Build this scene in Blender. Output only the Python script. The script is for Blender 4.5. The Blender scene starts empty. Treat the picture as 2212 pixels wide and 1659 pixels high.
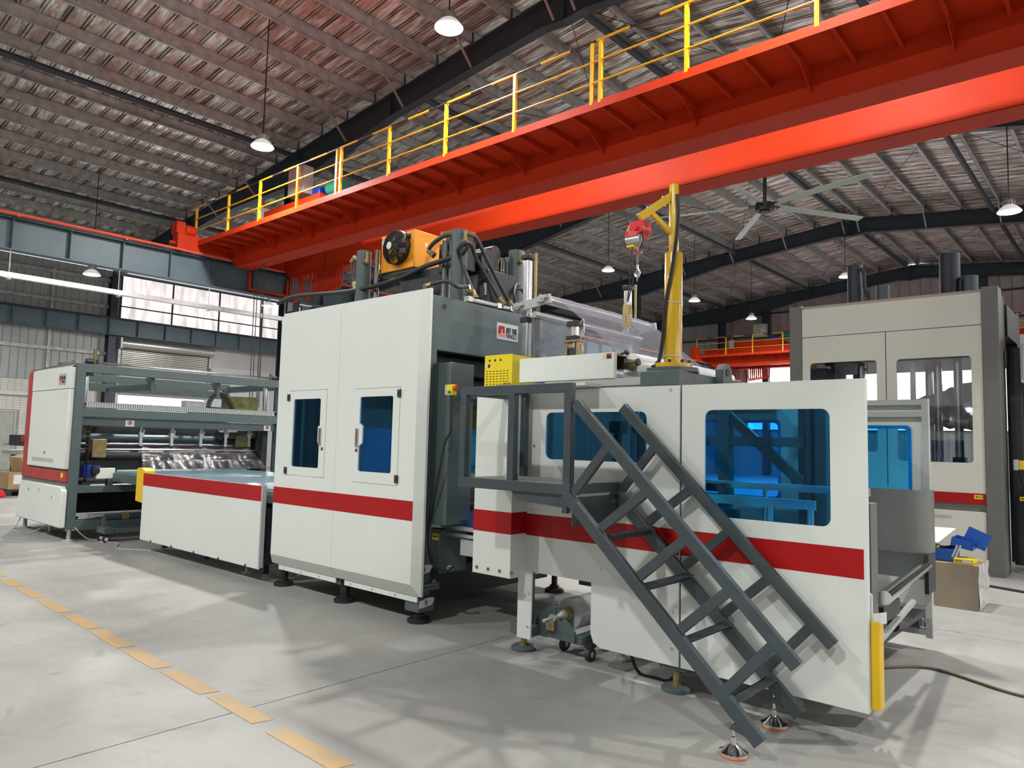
import bpy, bmesh, math, random
from mathutils import Vector, Matrix
from mathutils.geometry import tessellate_polygon
random.seed(7)
C = bpy.context.scene.collection
scene = bpy.context.scene
PI = math.pi

# ------------------------------------------------------------------ camera, world, lights, exposure
cam_d = bpy.data.cameras.new('camera'); cam = bpy.data.objects.new('camera', cam_d); C.objects.link(cam)
cam_d.sensor_fit = 'HORIZONTAL'; cam_d.sensor_width = 36.0
cam_d.lens = 1566.78 / 2212 * 36.0
cam_d.clip_start = 0.05; cam_d.clip_end = 300
R_ = Vector((0.75234268, 0.6583098, 0.02467185)); U_ = Vector((0.03458958, -0.07687452, 0.9964406)); F_ = Vector((-0.65786325, 0.7488114, 0.08060664))
cam.matrix_world = Matrix(((R_.x, U_.x, -F_.x, 0), (R_.y, U_.y, -F_.y, 0), (R_.z, U_.z, -F_.z, 1.6), (0, 0, 0, 1)))
scene.camera = cam
world = bpy.data.worlds.new('world'); scene.world = world; world.use_nodes = True
bg = world.node_tree.nodes['Background']; bg.inputs[0].default_value = (0.75, 0.82, 0.95, 1); bg.inputs[1].default_value = 1.2
scene.view_settings.view_transform = 'Standard'; scene.view_settings.look = 'None'
scene.view_settings.gamma = 1.0; scene.view_settings.use_curve_mapping = False
scene.view_settings.exposure = 0.0
LAMP_W = 620.0
try:
    scene.cycles.max_bounces = 6; scene.cycles.diffuse_bounces = 3; scene.cycles.glossy_bounces = 3
    scene.cycles.transparent_max_bounces = 12; scene.cycles.sample_clamp_indirect = 4.0; scene.cycles.use_denoising = True
except Exception: pass

# ------------------------------------------------------------------ mesh helpers
class MB:
    def __init__(s): s.v = []; s.f = []; s.m = []; s.st = []
    def add(s, vs, fs, m=0):
        o = len(s.v); s.st.append((o, len(s.f))); s.v += [tuple(p) for p in vs]; s.f += [tuple(i + o for i in f) for f in fs]; s.m += [m] * len(fs); return s
    def box(s, x0, x1, y0, y1, z0, z1, m=0):
        e = random.uniform(.00005, .0006) if min(abs(x1 - x0), abs(y1 - y0), abs(z1 - z0)) > .008 else 0
        x0 -= e; x1 += e; y0 -= e; y1 += e; z0 -= e; z1 += e
        v = [(x, y, z) for x in (x0, x1) for y in (y0, y1) for z in (z0, z1)]
        return s.add(v, [(0, 1, 3, 2), (4, 6, 7, 5), (0, 4, 5, 1), (2, 3, 7, 6), (0, 2, 6, 4), (1, 5, 7, 3)], m)
    def bar(s, p, q, w, h, up=(0, 0, 1), m=0):
        p = Vector(p); q = Vector(q); d = (q - p).normalized(); u = Vector(up)
        a = d.cross(u)
        if a.length < 1e-4: a = d.cross(Vector((1, 0, 0)))
        a.normalize(); b = a.cross(d).normalized(); j_ = random.uniform(0, .0005) if min(w, h) > .008 else 0; w += j_; h += j_
        v = [e + a * (w / 2 * i) + b * (h / 2 * j) for e in (p, q) for i, j in ((-1, -1), (1, -1), (1, 1), (-1, 1))]
        return s.add(v, [(3, 2, 1, 0), (4, 5, 6, 7), (0, 1, 5, 4), (1, 2, 6, 5), (2, 3, 7, 6), (3, 0, 4, 7)], m)
    def cyl(s, p, q, r, seg=16, r2=None, m=0, caps=True):
        p = Vector(p); q = Vector(q); d = (q - p).normalized(); r2 = r if r2 is None else r2
        a = d.orthogonal().normalized(); b = d.cross(a)
        v = [p + (a * math.cos(t) + b * math.sin(t)) * r for t in [2 * PI * i / seg for i in range(seg)]]
        v += [q + (a * math.cos(t) + b * math.sin(t)) * r2 for t in [2 * PI * i / seg for i in range(seg)]]
        f = [(i, (i + 1) % seg, (i + 1) % seg + seg, i + seg) for i in range(seg)]
        if caps: f += [tuple(range(seg))[::-1], tuple(range(seg, 2 * seg))]
        return s.add(v, f, m)
    def tube(s, pts, r, seg=8, m=0, closed=False):
        P = [Vector(p) for p in pts]; n = len(P); v = []; prev = None
        for i, p in enumerate(P):
            if closed: d = (P[(i + 1) % n] - P[i - 1]).normalized()
            else: d = (P[min(i + 1, n - 1)] - P[max(i - 1, 0)]).normalized()
            a = d.orthogonal().normalized() if prev is None else (prev - d * prev.dot(d)).normalized()
            prev = a; b = d.cross(a)
            v += [p + (a * math.cos(2 * PI * k / seg) + b * math.sin(2 * PI * k / seg)) * r for k in range(seg)]
        f = []
        for i in range(n if closed else n - 1):
            j = (i + 1) % n
            f += [(i * seg + k, i * seg + (k + 1) % seg, j * seg + (k + 1) % seg, j * seg + k) for k in range(seg)]
        if not closed: f += [tuple(range(seg))[::-1], tuple(range((n - 1) * seg, n * seg))]
        return s.add(v, f, m)
    def prism(s, poly, ax, a, b, holes=(), m=0):
        """2D polygon (with holes) extruded along axis ax from a to b"""
        def P(p, t): return (t, p[0], p[1]) if ax == 'x' else ((p[0], t, p[1]) if ax == 'y' else (p[0], p[1], t))
        loops = [list(poly)] + [list(h) for h in holes]
        flat = [p for l in loops for p in l]; n = len(flat)
        if holes:
            tri = tessellate_polygon([[Vector((p[0], p[1], 0)) for p in l] for l in loops])
        else: tri = [tuple(range(n))]
        v = [P(p, a) for p in flat] + [P(p, b) for p in flat]
        f = [tuple(t) for t in tri] + [tuple(i + n for i in reversed(t)) for t in tri]
        o = 0
        for l in loops:
            k = len(l)
            f += [(o + i, o + (i + 1) % k, o + (i + 1) % k + n, o + i + n) for i in range(k)]; o += k
        return s.add(v, f, m)
    def lathe(s, c, prof, seg=24, ax='z', m=0, caps=True):
        c = Vector(c); v = []; n = len(prof)
        for r, h in prof:
            for k in range(seg):
                t = 2 * PI * k / seg; x, y = r * math.cos(t), r * math.sin(t)
                v.append(c + (Vector((x, y, h)) if ax == 'z' else (Vector((x, h, y)) if ax == 'y' else Vector((h, x, y)))))
        f = [(i * seg + k, i * seg + (k + 1) % seg, (i + 1) * seg + (k + 1) % seg, (i + 1) * seg + k) for i in range(n - 1) for k in range(seg)]
        if caps: f += [tuple(range(seg))[::-1], tuple(range((n - 1) * seg, n * seg))]
        return s.add(v, f, m)
    def mesh(s, name, mats, smooth=True):
        me = bpy.data.meshes.new(name); me.from_pydata(s.v, [], s.f)
        if not isinstance(mats, (list, tuple)): mats = [mats]
        for x in mats: me.materials.append(x)
        if len(mats) > 1: me.polygons.foreach_set('material_index', s.m)
        bm = bmesh.new(); bm.from_mesh(me); bmesh.ops.recalc_face_normals(bm, faces=bm.faces); bm.to_mesh(me); bm.free()
        if smooth:
            me.polygons.foreach_set('use_smooth', [True] * len(me.polygons)); me.set_sharp_from_angle(angle=0.6)
        me.update(); return me
    def clusters(s):
        n = len(s.st); B = []
        for i, (v0, f0) in enumerate(s.st):
            v1 = s.st[i + 1][0] if i + 1 < n else len(s.v); vs = s.v[v0:v1]
            B.append([(min(p[k] for p in vs) - .004, max(p[k] for p in vs) + .004) for k in range(3)])
        g = list(range(n))
        def find(i):
            while g[i] != i: i = g[i]
            return i
        for i in range(n):
            for j in range(i):
                if all(B[i][k][0] <= B[j][k][1] and B[j][k][0] <= B[i][k][1] for k in range(3)): g[find(i)] = find(j)
        out = {}
        for i in range(n): out.setdefault(find(i), []).append(i)
        return list(out.values())
    def build(s, name, mats, parent=None, smooth=True, bevel=0, seg=2, split=True):
        """links the mesh as ONE object; pieces that do not touch become objects of their own (below 60 pieces)"""
        if parent is not None and split and 1 < len(s.st) <= 60:
            cl = s.clusters()
            if len(cl) > 1:
                first = None
                for c in cl:
                    mb = MB()
                    for i in c:
                        v0, f0 = s.st[i]; v1, f1 = s.st[i + 1] if i + 1 < len(s.st) else (len(s.v), len(s.f))
                        mb.st.append((len(mb.v), len(mb.f))); o = len(mb.v) - v0; mb.v += s.v[v0:v1]; mb.f += [tuple(k + o for k in f) for f in s.f[f0:f1]]; mb.m += s.m[f0:f1]
                    q = mb.build(name, mats, parent, smooth, bevel, seg, False); first = first or q
                return first
        o = bpy.data.objects.new(name, s.mesh(name, mats, smooth)); C.objects.link(o)
        if parent is not None: adopt(o, parent)
        if bevel:
            b = o.modifiers.new('bevel', 'BEVEL'); b.width = bevel; b.segments = seg; b.limit_method = 'ANGLE'; b.angle_limit = 0.7
        return o
WM = {}
def wmat(o): return WM.get(o.name, Matrix.Identity(4))
def adopt(o, parent):
    o.parent = parent; o.matrix_parent_inverse = wmat(parent).inverted(); WM[o.name] = Matrix.Identity(4)
def tag(o, label=None, cat=None, group=None, kind=None):
    for k, v in (('label', label), ('category', cat), ('group', group), ('kind', kind)):
        if v: o[k] = v
    return o
def thing(name, label, cat, loc=(0, 0, 0), group=None, kind=None):
    o = bpy.data.objects.new(name, None); C.objects.link(o); o.location = loc; o.empty_display_size = 0.1
    WM[o.name] = Matrix.Translation(loc); return tag(o, label, cat, group, kind)
def copy_tree(root, loc, label=None, group=None):
    r = root.copy(); C.objects.link(r); d = Vector(loc) - root.location
    r.location = loc; WM[r.name] = Matrix.Translation(loc)
    if label: r['label'] = label
    if group: r['group'] = group
    for ch in list(root.children):
        c = ch.copy(); C.objects.link(c); c.parent = r; c.matrix_parent_inverse = ch.matrix_parent_inverse.copy()
        for g in list(ch.children):
            e = g.copy(); C.objects.link(e); e.parent = c; e.matrix_parent_inverse = g.matrix_parent_inverse.copy()
            for h in list(g.children):
                k = h.copy(); C.objects.link(k); k.parent = e; k.matrix_parent_inverse = h.matrix_parent_inverse.copy()
    return r
def rrect(x0, x1, z0, z1, r, n=5):
    pts = []
    for cx, cz, a0 in ((x1 - r, z1 - r, 0), (x0 + r, z1 - r, 90), (x0 + r, z0 + r, 180), (x1 - r, z0 + r, 270)):
        for i in range(n + 1):
            a = math.radians(a0 + 90 * i / n); pts.append((cx + r * math.cos(a), cz + r * math.sin(a)))
    return pts
def rect(x0, x1, z0, z1): return [(x0, z0), (x1, z0), (x1, z1), (x0, z1)]
def spline(pts, n=8):
    P = [Vector(p) for p in pts]; P = [P[0] * 2 - P[1]] + P + [P[-1] * 2 - P[-2]]; out = []
    for i in range(1, len(P) - 2):
        for k in range(n):
            t = k / n; a, b, c, d = P[i - 1], P[i], P[i + 1], P[i + 2]
            out.append(0.5 * ((2 * b) + (c - a) * t + (2 * a - 5 * b + 4 * c - d) * t * t + (3 * b - a - 3 * c + d) * t ** 3))
    return out + [P[-2]]

# ------------------------------------------------------------------ materials
def mat(name, col, rough=0.5, metal=0.0, var=0.06, scale=3.0, bump=0.0, bscale=60.0, coat=0.0, col2=None, world=False, stretch=None, spec=0.5):
    m = bpy.data.materials.new(name); m.use_nodes = True; nt = m.node_tree; b = nt.nodes['Principled BSDF']
    b.inputs['Roughness'].default_value = rough; b.inputs['Metallic'].default_value = metal
    b.inputs['Specular IOR Level'].default_value = spec
    if coat: b.inputs['Coat Weight'].default_value = coat; b.inputs['Coat Roughness'].default_value = 0.12
    if world: src = nt.nodes.new('ShaderNodeNewGeometry').outputs['Position']
    else: src = nt.nodes.new('ShaderNodeTexCoord').outputs['Object']
    if stretch:
        mp = nt.nodes.new('ShaderNodeMapping'); mp.inputs['Scale'].default_value = stretch; nt.links.new(src, mp.inputs[0]); src = mp.outputs[0]
    n = nt.nodes.new('ShaderNodeTexNoise'); n.inputs['Scale'].default_value = scale; n.inputs['Detail'].default_value = 5
    nt.links.new(src, n.inputs['Vector'])
    mx = nt.nodes.new('ShaderNodeMix'); mx.data_type = 'RGBA'
    c2 = col2 if col2 else tuple(max(0, c * (1 - 2 * var)) for c in col)
    mx.inputs[6].default_value = (*col, 1); mx.inputs[7].default_value = (*c2, 1)
    mr = nt.nodes.new('ShaderNodeMapRange'); mr.inputs[1].default_value = 0.35; mr.inputs[2].default_value = 0.65
    nt.links.new(n.outputs[0], mr.inputs[0]); nt.links.new(mr.outputs[0], mx.inputs[0]); nt.links.new(mx.outputs[2], b.inputs['Base Color'])
    if bump:
        n2 = nt.nodes.new('ShaderNodeTexNoise'); n2.inputs['Scale'].default_value = bscale; n2.inputs['Detail'].default_value = 3
        nt.links.new(src, n2.inputs['Vector']); bp = nt.nodes.new('ShaderNodeBump'); bp.inputs['Strength'].default_value = bump
        bp.inputs['Distance'].default_value = 0.01; nt.links.new(n2.outputs[0], bp.inputs['Height']); nt.links.new(bp.outputs[0], b.inputs['Normal'])
    return m
def emit(name, col, s):
    m = bpy.data.materials.new(name); m.use_nodes = True; nt = m.node_tree; nt.nodes.clear()
    e = nt.nodes.new('ShaderNodeEmission'); e.inputs[0].default_value = (*col, 1); e.inputs[1].default_value = s
    o = nt.nodes.new('ShaderNodeOutputMaterial'); nt.links.new(e.outputs[0], o.inputs[0]); return m
def clear(name, col, gl=0.08, rough=0.02, haze=0.0, hcol=(0.8, 0.85, 0.9), gmax=0.85):
    """thin clear or tinted sheet: tinted transparency plus surface reflection plus a little haze"""
    m = bpy.data.materials.new(name); m.use_nodes = True; nt = m.node_tree; nt.nodes.clear()
    t = nt.nodes.new('ShaderNodeBsdfTransparent'); t.inputs[0].default_value = (*col, 1)
    g = nt.nodes.new('ShaderNodeBsdfGlossy'); g.inputs['Roughness'].default_value = rough
    lw = nt.nodes.new('ShaderNodeLayerWeight'); lw.inputs[0].default_value = 0.25
    mr = nt.nodes.new('ShaderNodeMapRange'); mr.inputs[3].default_value = gl; mr.inputs[4].default_value = gmax
    nt.links.new(lw.outputs['Fresnel'], mr.inputs[0])
    x = nt.nodes.new('ShaderNodeMixShader'); nt.links.new(mr.outputs[0], x.inputs[0]); nt.links.new(t.outputs[0], x.inputs[1]); nt.links.new(g.outputs[0], x.inputs[2])
    last = x
    if haze:
        d = nt.nodes.new('ShaderNodeBsdfDiffuse'); d.inputs[0].default_value = (*hcol, 1)
        tl = nt.nodes.new('ShaderNodeBsdfTranslucent'); tl.inputs[0].default_value = (*hcol, 1)
        h2 = nt.nodes.new('ShaderNodeMixShader'); nt.links.new(d.outputs[0], h2.inputs[1]); nt.links.new(tl.outputs[0], h2.inputs[2])
        y = nt.nodes.new('ShaderNodeMixShader'); y.inputs[0].default_value = haze
        n = nt.nodes.new('ShaderNodeTexNoise'); n.inputs['Scale'].default_value = 5; n.inputs['Detail'].default_value = 6; n.inputs['Distortion'].default_value = 1.5
        bp = nt.nodes.new('ShaderNodeBump'); bp.inputs['Strength'].default_value = 0.6; bp.inputs['Distance'].default_value = 0.05
        nt.links.new(n.outputs[0], bp.inputs['Height']); nt.links.new(bp.outputs[0], g.inputs['Normal'])
        nt.links.new(x.outputs[0], y.inputs[1]); nt.links.new(h2.outputs[0], y.inputs[2]); last = y
    o = nt.nodes.new('ShaderNodeOutputMaterial'); nt.links.new(last.outputs[0], o.inputs[0]); return m
M = {}
M['white'] = mat('white_powder_coat', (0.635, 0.67, 0.63), 0.38, var=0.012, scale=1.2, bump=0.03, bscale=300)
M['white_old'] = mat('warm_white_paint', (0.60, 0.60, 0.54), 0.45, var=0.02, scale=1.5)
M['red'] = mat('red_stripe_paint', (0.36, 0.006, 0.007), 0.42, var=0.04, spec=0.25)
M['faded_red'] = mat('matt_red_paint', (0.38, 0.035, 0.03), 0.55, var=0.1)
M['grey'] = mat('dark_green_grey_paint', (0.075, 0.105, 0.108), 0.42, var=0.06, scale=6, bump=0.05, bscale=120)
M['steel'] = mat('slate_stair_paint', (0.048, 0.064, 0.071), 0.38, var=0.10, scale=9, bump=0.08, bscale=90)
M['warmgrey'] = mat('warm_grey_paint', (0.13, 0.13, 0.12), 0.45, var=0.05)
M['guard'] = mat('satin_grey_sheet', (0.20, 0.205, 0.195), 0.35, 0.4, var=0.03)
M['lightgrey'] = mat('light_grey_paint', (0.42, 0.44, 0.43), 0.45, var=0.05)
M['black'] = mat('black_plastic', (0.012, 0.012, 0.014), 0.45, var=0.1)
M['dark'] = mat('dark_machinery', (0.022, 0.026, 0.032), 0.5, var=0.2, scale=8)
M['rubber'] = mat('black_rubber', (0.02, 0.02, 0.02), 0.55, var=0.1)
M['hose'] = mat('grey_hose_rubber', (0.035, 0.042, 0.042), 0.5, var=0.15, scale=20, bump=0.1, bscale=200)
M['chrome'] = mat('chrome', (0.75, 0.76, 0.77), 0.12, 1.0, var=0.02)
M['alu'] = mat('brushed_aluminium', (0.62, 0.63, 0.63), 0.3, 0.9, var=0.05, scale=12)
M['galv'] = mat('galvanised_steel', (0.46, 0.46, 0.45), 0.42, 0.35, var=0.16, scale=5, bump=0.05, bscale=30, world=True)
M['brass'] = mat('yellow_zinc_plate', (0.36, 0.29, 0.14), 0.35, 0.7, var=0.15, scale=15)
M['yellow'] = mat('yellow_paint', (0.72, 0.46, 0.008), 0.35, var=0.04)
M['rail_yellow'] = mat('railing_yellow_paint', (0.75, 0.40, 0.01), 0.35, var=0.06, bump=0.05)
M['sun_yellow'] = mat('bright_yellow_paint', (0.72, 0.56, 0.01), 0.4, var=0.03)
M['jib'] = mat('jib_yellow_paint', (0.66, 0.41, 0.008), 0.3, var=0.05, coat=0.3)
M['crane'] = mat('crane_red_paint', (0.52, 0.034, 0.007), 0.5, var=0.06, scale=1.5, bump=0.05, bscale=8, spec=0.12)
M['hoist_red'] = mat('hoist_red_paint', (0.60, 0.012, 0.02), 0.28, var=0.03, coat=0.4)
M['orange'] = mat('orange_cooler_paint', (0.80, 0.30, 0.008), 0.38, var=0.03)
M['slate'] = mat('slate_steel_paint', (0.028, 0.040, 0.055), 0.5, var=0.10, scale=2, world=True)
M['runway'] = mat('blue_grey_girder_paint', (0.085, 0.125, 0.15), 0.5, var=0.08, scale=2)
M['orange_rail'] = mat('orange_conduit', (0.75, 0.09, 0.04), 0.45, var=0.05)
M['blue'] = clear('blue_acrylic', (0.27, 0.72, 1.0), gl=0.0)
M['deepblue'] = mat('blue_acrylic_edge', (0.0, 0.05, 0.45), 0.2, var=0.02)
M['smoke'] = clear('clear_door_pane', (0.75, 0.78, 0.8), gl=0.06)
M['film'] = clear('plastic_film', (0.80, 0.84, 0.90), gl=0.03, rough=0.25, haze=0.40, hcol=(0.30, 0.34, 0.40), gmax=0.2)
M['film2'] = clear('thin_plastic_film', (0.88, 0.91, 0.95), gl=0.02, rough=0.15, haze=0.05, gmax=0.22)
M['bag'] = clear('clear_bag', (0.93, 0.93, 0.93), gl=0.12, rough=0.1, haze=0.18)
M['roll'] = mat('white_film_roll', (0.78, 0.80, 0.82), 0.22, var=0.02, scale=2, coat=0.5)
M['roll2'] = mat('clear_film_roll', (0.50, 0.53, 0.53), 0.15, var=0.12, scale=5, coat=0.6)
M['belt'] = mat('blue_green_belt', (0.11, 0.19, 0.23), 0.30, var=0.04, coat=0.2)
M['teal'] = mat('teal_drum', (0.02, 0.07, 0.075), 0.4, var=0.05)
M['navy'] = mat('navy_table_paint', (0.010, 0.035, 0.12), 0.4, var=0.05)
M['motorblue'] = mat('motor_blue', (0.005, 0.04, 0.35), 0.4, var=0.05)
M['toolblue'] = mat('toolbox_blue', (0.005, 0.08, 0.42), 0.35, var=0.03)
M['card'] = mat('cardboard', (0.34, 0.23, 0.12), 0.75, var=0.08, scale=4, bump=0.05)
M['cardfilm'] = mat('wrapped_cardboard', (0.40, 0.255, 0.125), 0.3, var=0.08, scale=4, coat=0.35)
M['wrap'] = mat('crumpled_white_wrap', (0.60, 0.58, 0.56), 0.25, var=0.15, scale=12, bump=0.6, bscale=18, coat=0.5)
M['paper'] = mat('paper', (0.62, 0.62, 0.61), 0.6, var=0.02)
M['orange_r'] = mat('orange_rubber', (0.65, 0.16, 0.02), 0.5, var=0.05)
M['green'] = mat('green_button', (0.01, 0.25, 0.05), 0.35)
M['rbutton'] = mat('red_button', (0.60, 0.04, 0.02), 0.3)
M['motorgreen'] = mat('motor_green', (0.02, 0.22, 0.16), 0.4)
M['olive'] = mat('olive_zinc', (0.16, 0.17, 0.06), 0.45, 0.3, var=0.2, scale=10)
M['fan'] = mat('fan_blade_paint', (0.42, 0.47, 0.43), 0.4, var=0.03)
M['logo_o'] = mat('logo_orange', (0.75, 0.20, 0.04), 0.4); M['logo_w'] = mat('logo_plate', (0.50, 0.50, 0.53), 0.3, 0.2, var=0.02)
M['bell'] = mat('milky_lamp_bell', (0.6, 0.6, 0.58), 0.4)
M['bell'].node_tree.nodes['Principled BSDF'].inputs['Emission Color'].default_value = (1, 1, 0.97, 1); M['bell'].node_tree.nodes['Principled BSDF'].inputs['Emission Strength'].default_value = 0.45
M['lampglass'] = emit('lamp_diffuser', (1.0, 0.99, 0.96), 12.0)
M['daylight'] = None
def chk(name, img=None): return None
# ------------------------------------------------------------------ special materials of the hall
def concrete():
    m = bpy.data.materials.new('polished_concrete'); m.use_nodes = True; nt = m.node_tree; L = nt.links; b = nt.nodes['Principled BSDF']
    g = nt.nodes.new('ShaderNodeNewGeometry')
    def noise(sc, det, dist=0, st=None):
        n = nt.nodes.new('ShaderNodeTexNoise'); n.inputs['Scale'].default_value = sc; n.inputs['Detail'].default_value = det; n.inputs['Distortion'].default_value = dist
        if st:
            mp = nt.nodes.new('ShaderNodeMapping'); mp.inputs['Scale'].default_value = st; L.new(g.outputs['Position'], mp.inputs[0]); L.new(mp.outputs[0], n.inputs['Vector'])
        else: L.new(g.outputs['Position'], n.inputs['Vector'])
        return n.outputs[0]
    def mix(fac, a, c, lo, hi, mult=None):
        mr = nt.nodes.new('ShaderNodeMapRange'); mr.inputs[1].default_value = lo; mr.inputs[2].default_value = hi; L.new(fac, mr.inputs[0])
        x = nt.nodes.new('ShaderNodeMix'); x.data_type = 'RGBA'; L.new(mr.outputs[0], x.inputs[0])
        for i, v in ((6, a), (7, c)):
            if isinstance(v, tuple): x.inputs[i].default_value = (*v, 1)
            else: L.new(v, x.inputs[i])
        return x.outputs[2]
    base = mix(noise(0.9, 6, 0.6), (0.245, 0.245, 0.232), (0.325, 0.32, 0.30), 0.35, 0.65)
    base = mix(noise(5, 8, 1.2, (1, 2.2, 1)), base, (0.29, 0.29, 0.275), 0.5, 0.72)
    base = mix(noise(2.2, 9, 2.0), base, (0.22, 0.22, 0.21), 0.60, 0.78)
    base = mix(noise(60, 3), base, (0.26, 0.26, 0.25), 0.66, 0.80)
    L.new(base, b.inputs['Base Color'])
    mr = nt.nodes.new('ShaderNodeMapRange'); mr.inputs[3].default_value = 0.36; mr.inputs[4].default_value = 0.62; L.new(noise(2.5, 6), mr.inputs[0]); L.new(mr.outputs[0], b.inputs['Roughness'])
    bp = nt.nodes.new('ShaderNodeBump'); bp.inputs['Strength'].default_value = 0.12; bp.inputs['Distance'].default_value = 0.01; L.new(noise(25, 6), bp.inputs['Height']); L.new(bp.outputs[0], b.inputs['Normal'])
    b.inputs['Specular IOR Level'].default_value = 0.4
    return m
def foil():
    m = bpy.data.materials.new('crinkled_foil_sheet'); m.use_nodes = True; nt = m.node_tree; L = nt.links; b = nt.nodes['Principled BSDF']
    g = nt.nodes.new('ShaderNodeNewGeometry')
    mp = nt.nodes.new('ShaderNodeMapping'); mp.inputs['Scale'].default_value = (0.6, 3.2, 1); L.new(g.outputs['Position'], mp.inputs[0])
    n = nt.nodes.new('ShaderNodeTexNoise'); n.inputs['Scale'].default_value = 1.6; n.inputs['Detail'].default_value = 7; n.inputs['Distortion'].default_value = 1.0; L.new(mp.outputs[0], n.inputs['Vector'])
    cr = nt.nodes.new('ShaderNodeValToRGB'); e = cr.color_ramp.elements
    e[0].position = 0.33; e[0].color = (0.36, 0.34, 0.33, 1); e[1].position = 0.62; e[1].color = (0.97, 0.96, 0.93, 1)
    x = cr.color_ramp.elements.new(0.46); x.color = (0.66, 0.48, 0.41, 1); x = cr.color_ramp.elements.new(0.52); x.color = (0.62, 0.58, 0.54, 1)
    L.new(n.outputs[0], cr.inputs[0]); L.new(cr.outputs[0], b.inputs['Base Color'])
    b.inputs['Metallic'].default_value = 0.62; b.inputs['Roughness'].default_value = 0.2
    n2 = nt.nodes.new('ShaderNodeTexNoise'); n2.inputs['Scale'].default_value = 3.2; n2.inputs['Detail'].default_value = 5; n2.inputs['Distortion'].default_value = 0.8; L.new(mp.outputs[0], n2.inputs['Vector'])
    bp = nt.nodes.new('ShaderNodeBump'); bp.inputs['Strength'].default_value = 0.8; bp.inputs['Distance'].default_value = 0.05; L.new(n2.outputs[0], bp.inputs['Height']); L.new(bp.outputs[0], b.inputs['Normal'])
    return m
def translucent(name, s, col=(1.0, 0.94, 0.92), grime=True):
    m = bpy.data.materials.new(name); m.use_nodes = True; nt = m.node_tree; L = nt.links; nt.nodes.clear()
    g = nt.nodes.new('ShaderNodeNewGeometry'); mp = nt.nodes.new('ShaderNodeMapping'); mp.inputs['Scale'].default_value = (1, 3.0, 0.5); L.new(g.outputs['Position'], mp.inputs[0])
    n = nt.nodes.new('ShaderNodeTexNoise'); n.inputs['Scale'].default_value = 1.2; n.inputs['Detail'].default_value = 8; L.new(mp.outputs[0], n.inputs['Vector'])
    cr = nt.nodes.new('ShaderNodeValToRGB'); cr.color_ramp.elements[0].position = 0.35; cr.color_ramp.elements[0].color = (col[0] * .62, col[1] * .58, col[2] * .58, 1)
    cr.color_ramp.elements[1].position = 0.62; cr.color_ramp.elements[1].color = (*col, 1); L.new(n.outputs[0], cr.inputs[0])
    e = nt.nodes.new('ShaderNodeEmission'); e.inputs[1].default_value = s; L.new(cr.outputs[0], e.inputs[0])
    o = nt.nodes.new('ShaderNodeOutputMaterial'); L.new(e.outputs[0], o.inputs[0]); return m
M['concrete'] = concrete(); M['foil'] = foil()
M['pane'] = translucent('sunlit_translucent_sheet', 1.2)
M['pane2'] = translucent('sunlit_far_sheet', 3.2, (0.98, 0.92, 1.0))
M['fill_pane'] = translucent('side_fill_sheet', 6.0)  # emission boosted so the unseen side band lights the roof
M['sky'] = emit('daylight_opening', (1.0, 0.98, 0.98), 3.0)
M['clad'] = mat('grey_cladding', (0.34, 0.355, 0.35), 0.5, 0.2, var=0.04, scale=1)
M['cladtop'] = mat('taupe_cladding', (0.46, 0.43, 0.43), 0.5, 0.1, var=0.05, scale=1)
M['tile'] = mat('glazed_white_tile', (0.60, 0.585, 0.54), 0.35, var=0.04, scale=3, world=True)
M['grout'] = mat('tile_grout', (0.30, 0.29, 0.27), 0.8)
M['plaster'] = mat('pale_plaster', (0.50, 0.54, 0.54), 0.7, var=0.03)
M['shutter'] = mat('shutter_steel', (0.50, 0.49, 0.46), 0.3, 0.7, var=0.04, scale=4)
M['tape'] = mat('worn_yellow_tape', (0.43, 0.27, 0.11), 0.5, var=0.06, scale=6, col2=(0.35, 0.26, 0.14), world=True)

# ------------------------------------------------------------------ hall frame dimensions
XR, XW, XE, XRID = -20.0, -35.0, 16.0, -9.47       # left column row, left wall, right wall, ridge
XC = 1.06                                          # right column row
FR = [-8.5, 1.9, 12.3, 22.7, 33.1, 43.5]           # portal frames
YB = 44.3; YF = -12.0
def ztop(x): return 11.72 - 0.1024 * abs(x - XRID) # top of the rafters

# floor: large poured slabs with sawn joints
fl = MB().box(XW - .3, XE + .3, YF - .3, YB + .3, -0.35, -0.02).build('floor', M['grout'], smooth=False); tag(fl, kind='structure')
xs = [XW, -24.75, -14.4, -4.05, 6.3, XE]; ys = [YF, -2.7, 7.69, 18.1, 28.5, YB]
for i in range(5):
    for j in range(5):
        MB().box(xs[i] + .005, xs[i + 1] - .005, ys[j] + .005, ys[j + 1] - .005, -0.02, 0.0).build('concrete_slab', M['concrete'], fl, smooth=False)
lane = thing('lane_marking', 'dashed yellow painted line on the floor in front of the machines', 'floor marking', (-5, 2.33, 0))
for a, b, y in ((-3.66, -3.03, 2.26), (-4.39, -3.82, 2.29), (-5.06, -4.47, 2.30), (-5.74, -5.16, 2.31), (-6.46, -5.84, 2.33), (-7.16, -6.56, 2.36), (-7.98, -7.32, 2.38), (-8.67, -8.11, 2.40), (-9.31, -8.84, 2.41), (-10.0, -9.5, 2.43)):
    MB().add([(a, y - .05, 0.001), (b, y - .07, 0.001), (b + .03, y + .05, 0.001), (a + .02, y + .06, 0.001), (a, y - .05, 0.003), (b, y - .07, 0.003), (b + .03, y + .05, 0.003), (a + .02, y + .06, 0.003)],
             [(3, 2, 1, 0), (4, 5, 6, 7), (0, 1, 5, 4), (1, 2, 6, 5), (2, 3, 7, 6), (3, 0, 4, 7)]).build('dash', M['tape'], lane, smooth=False)

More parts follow.
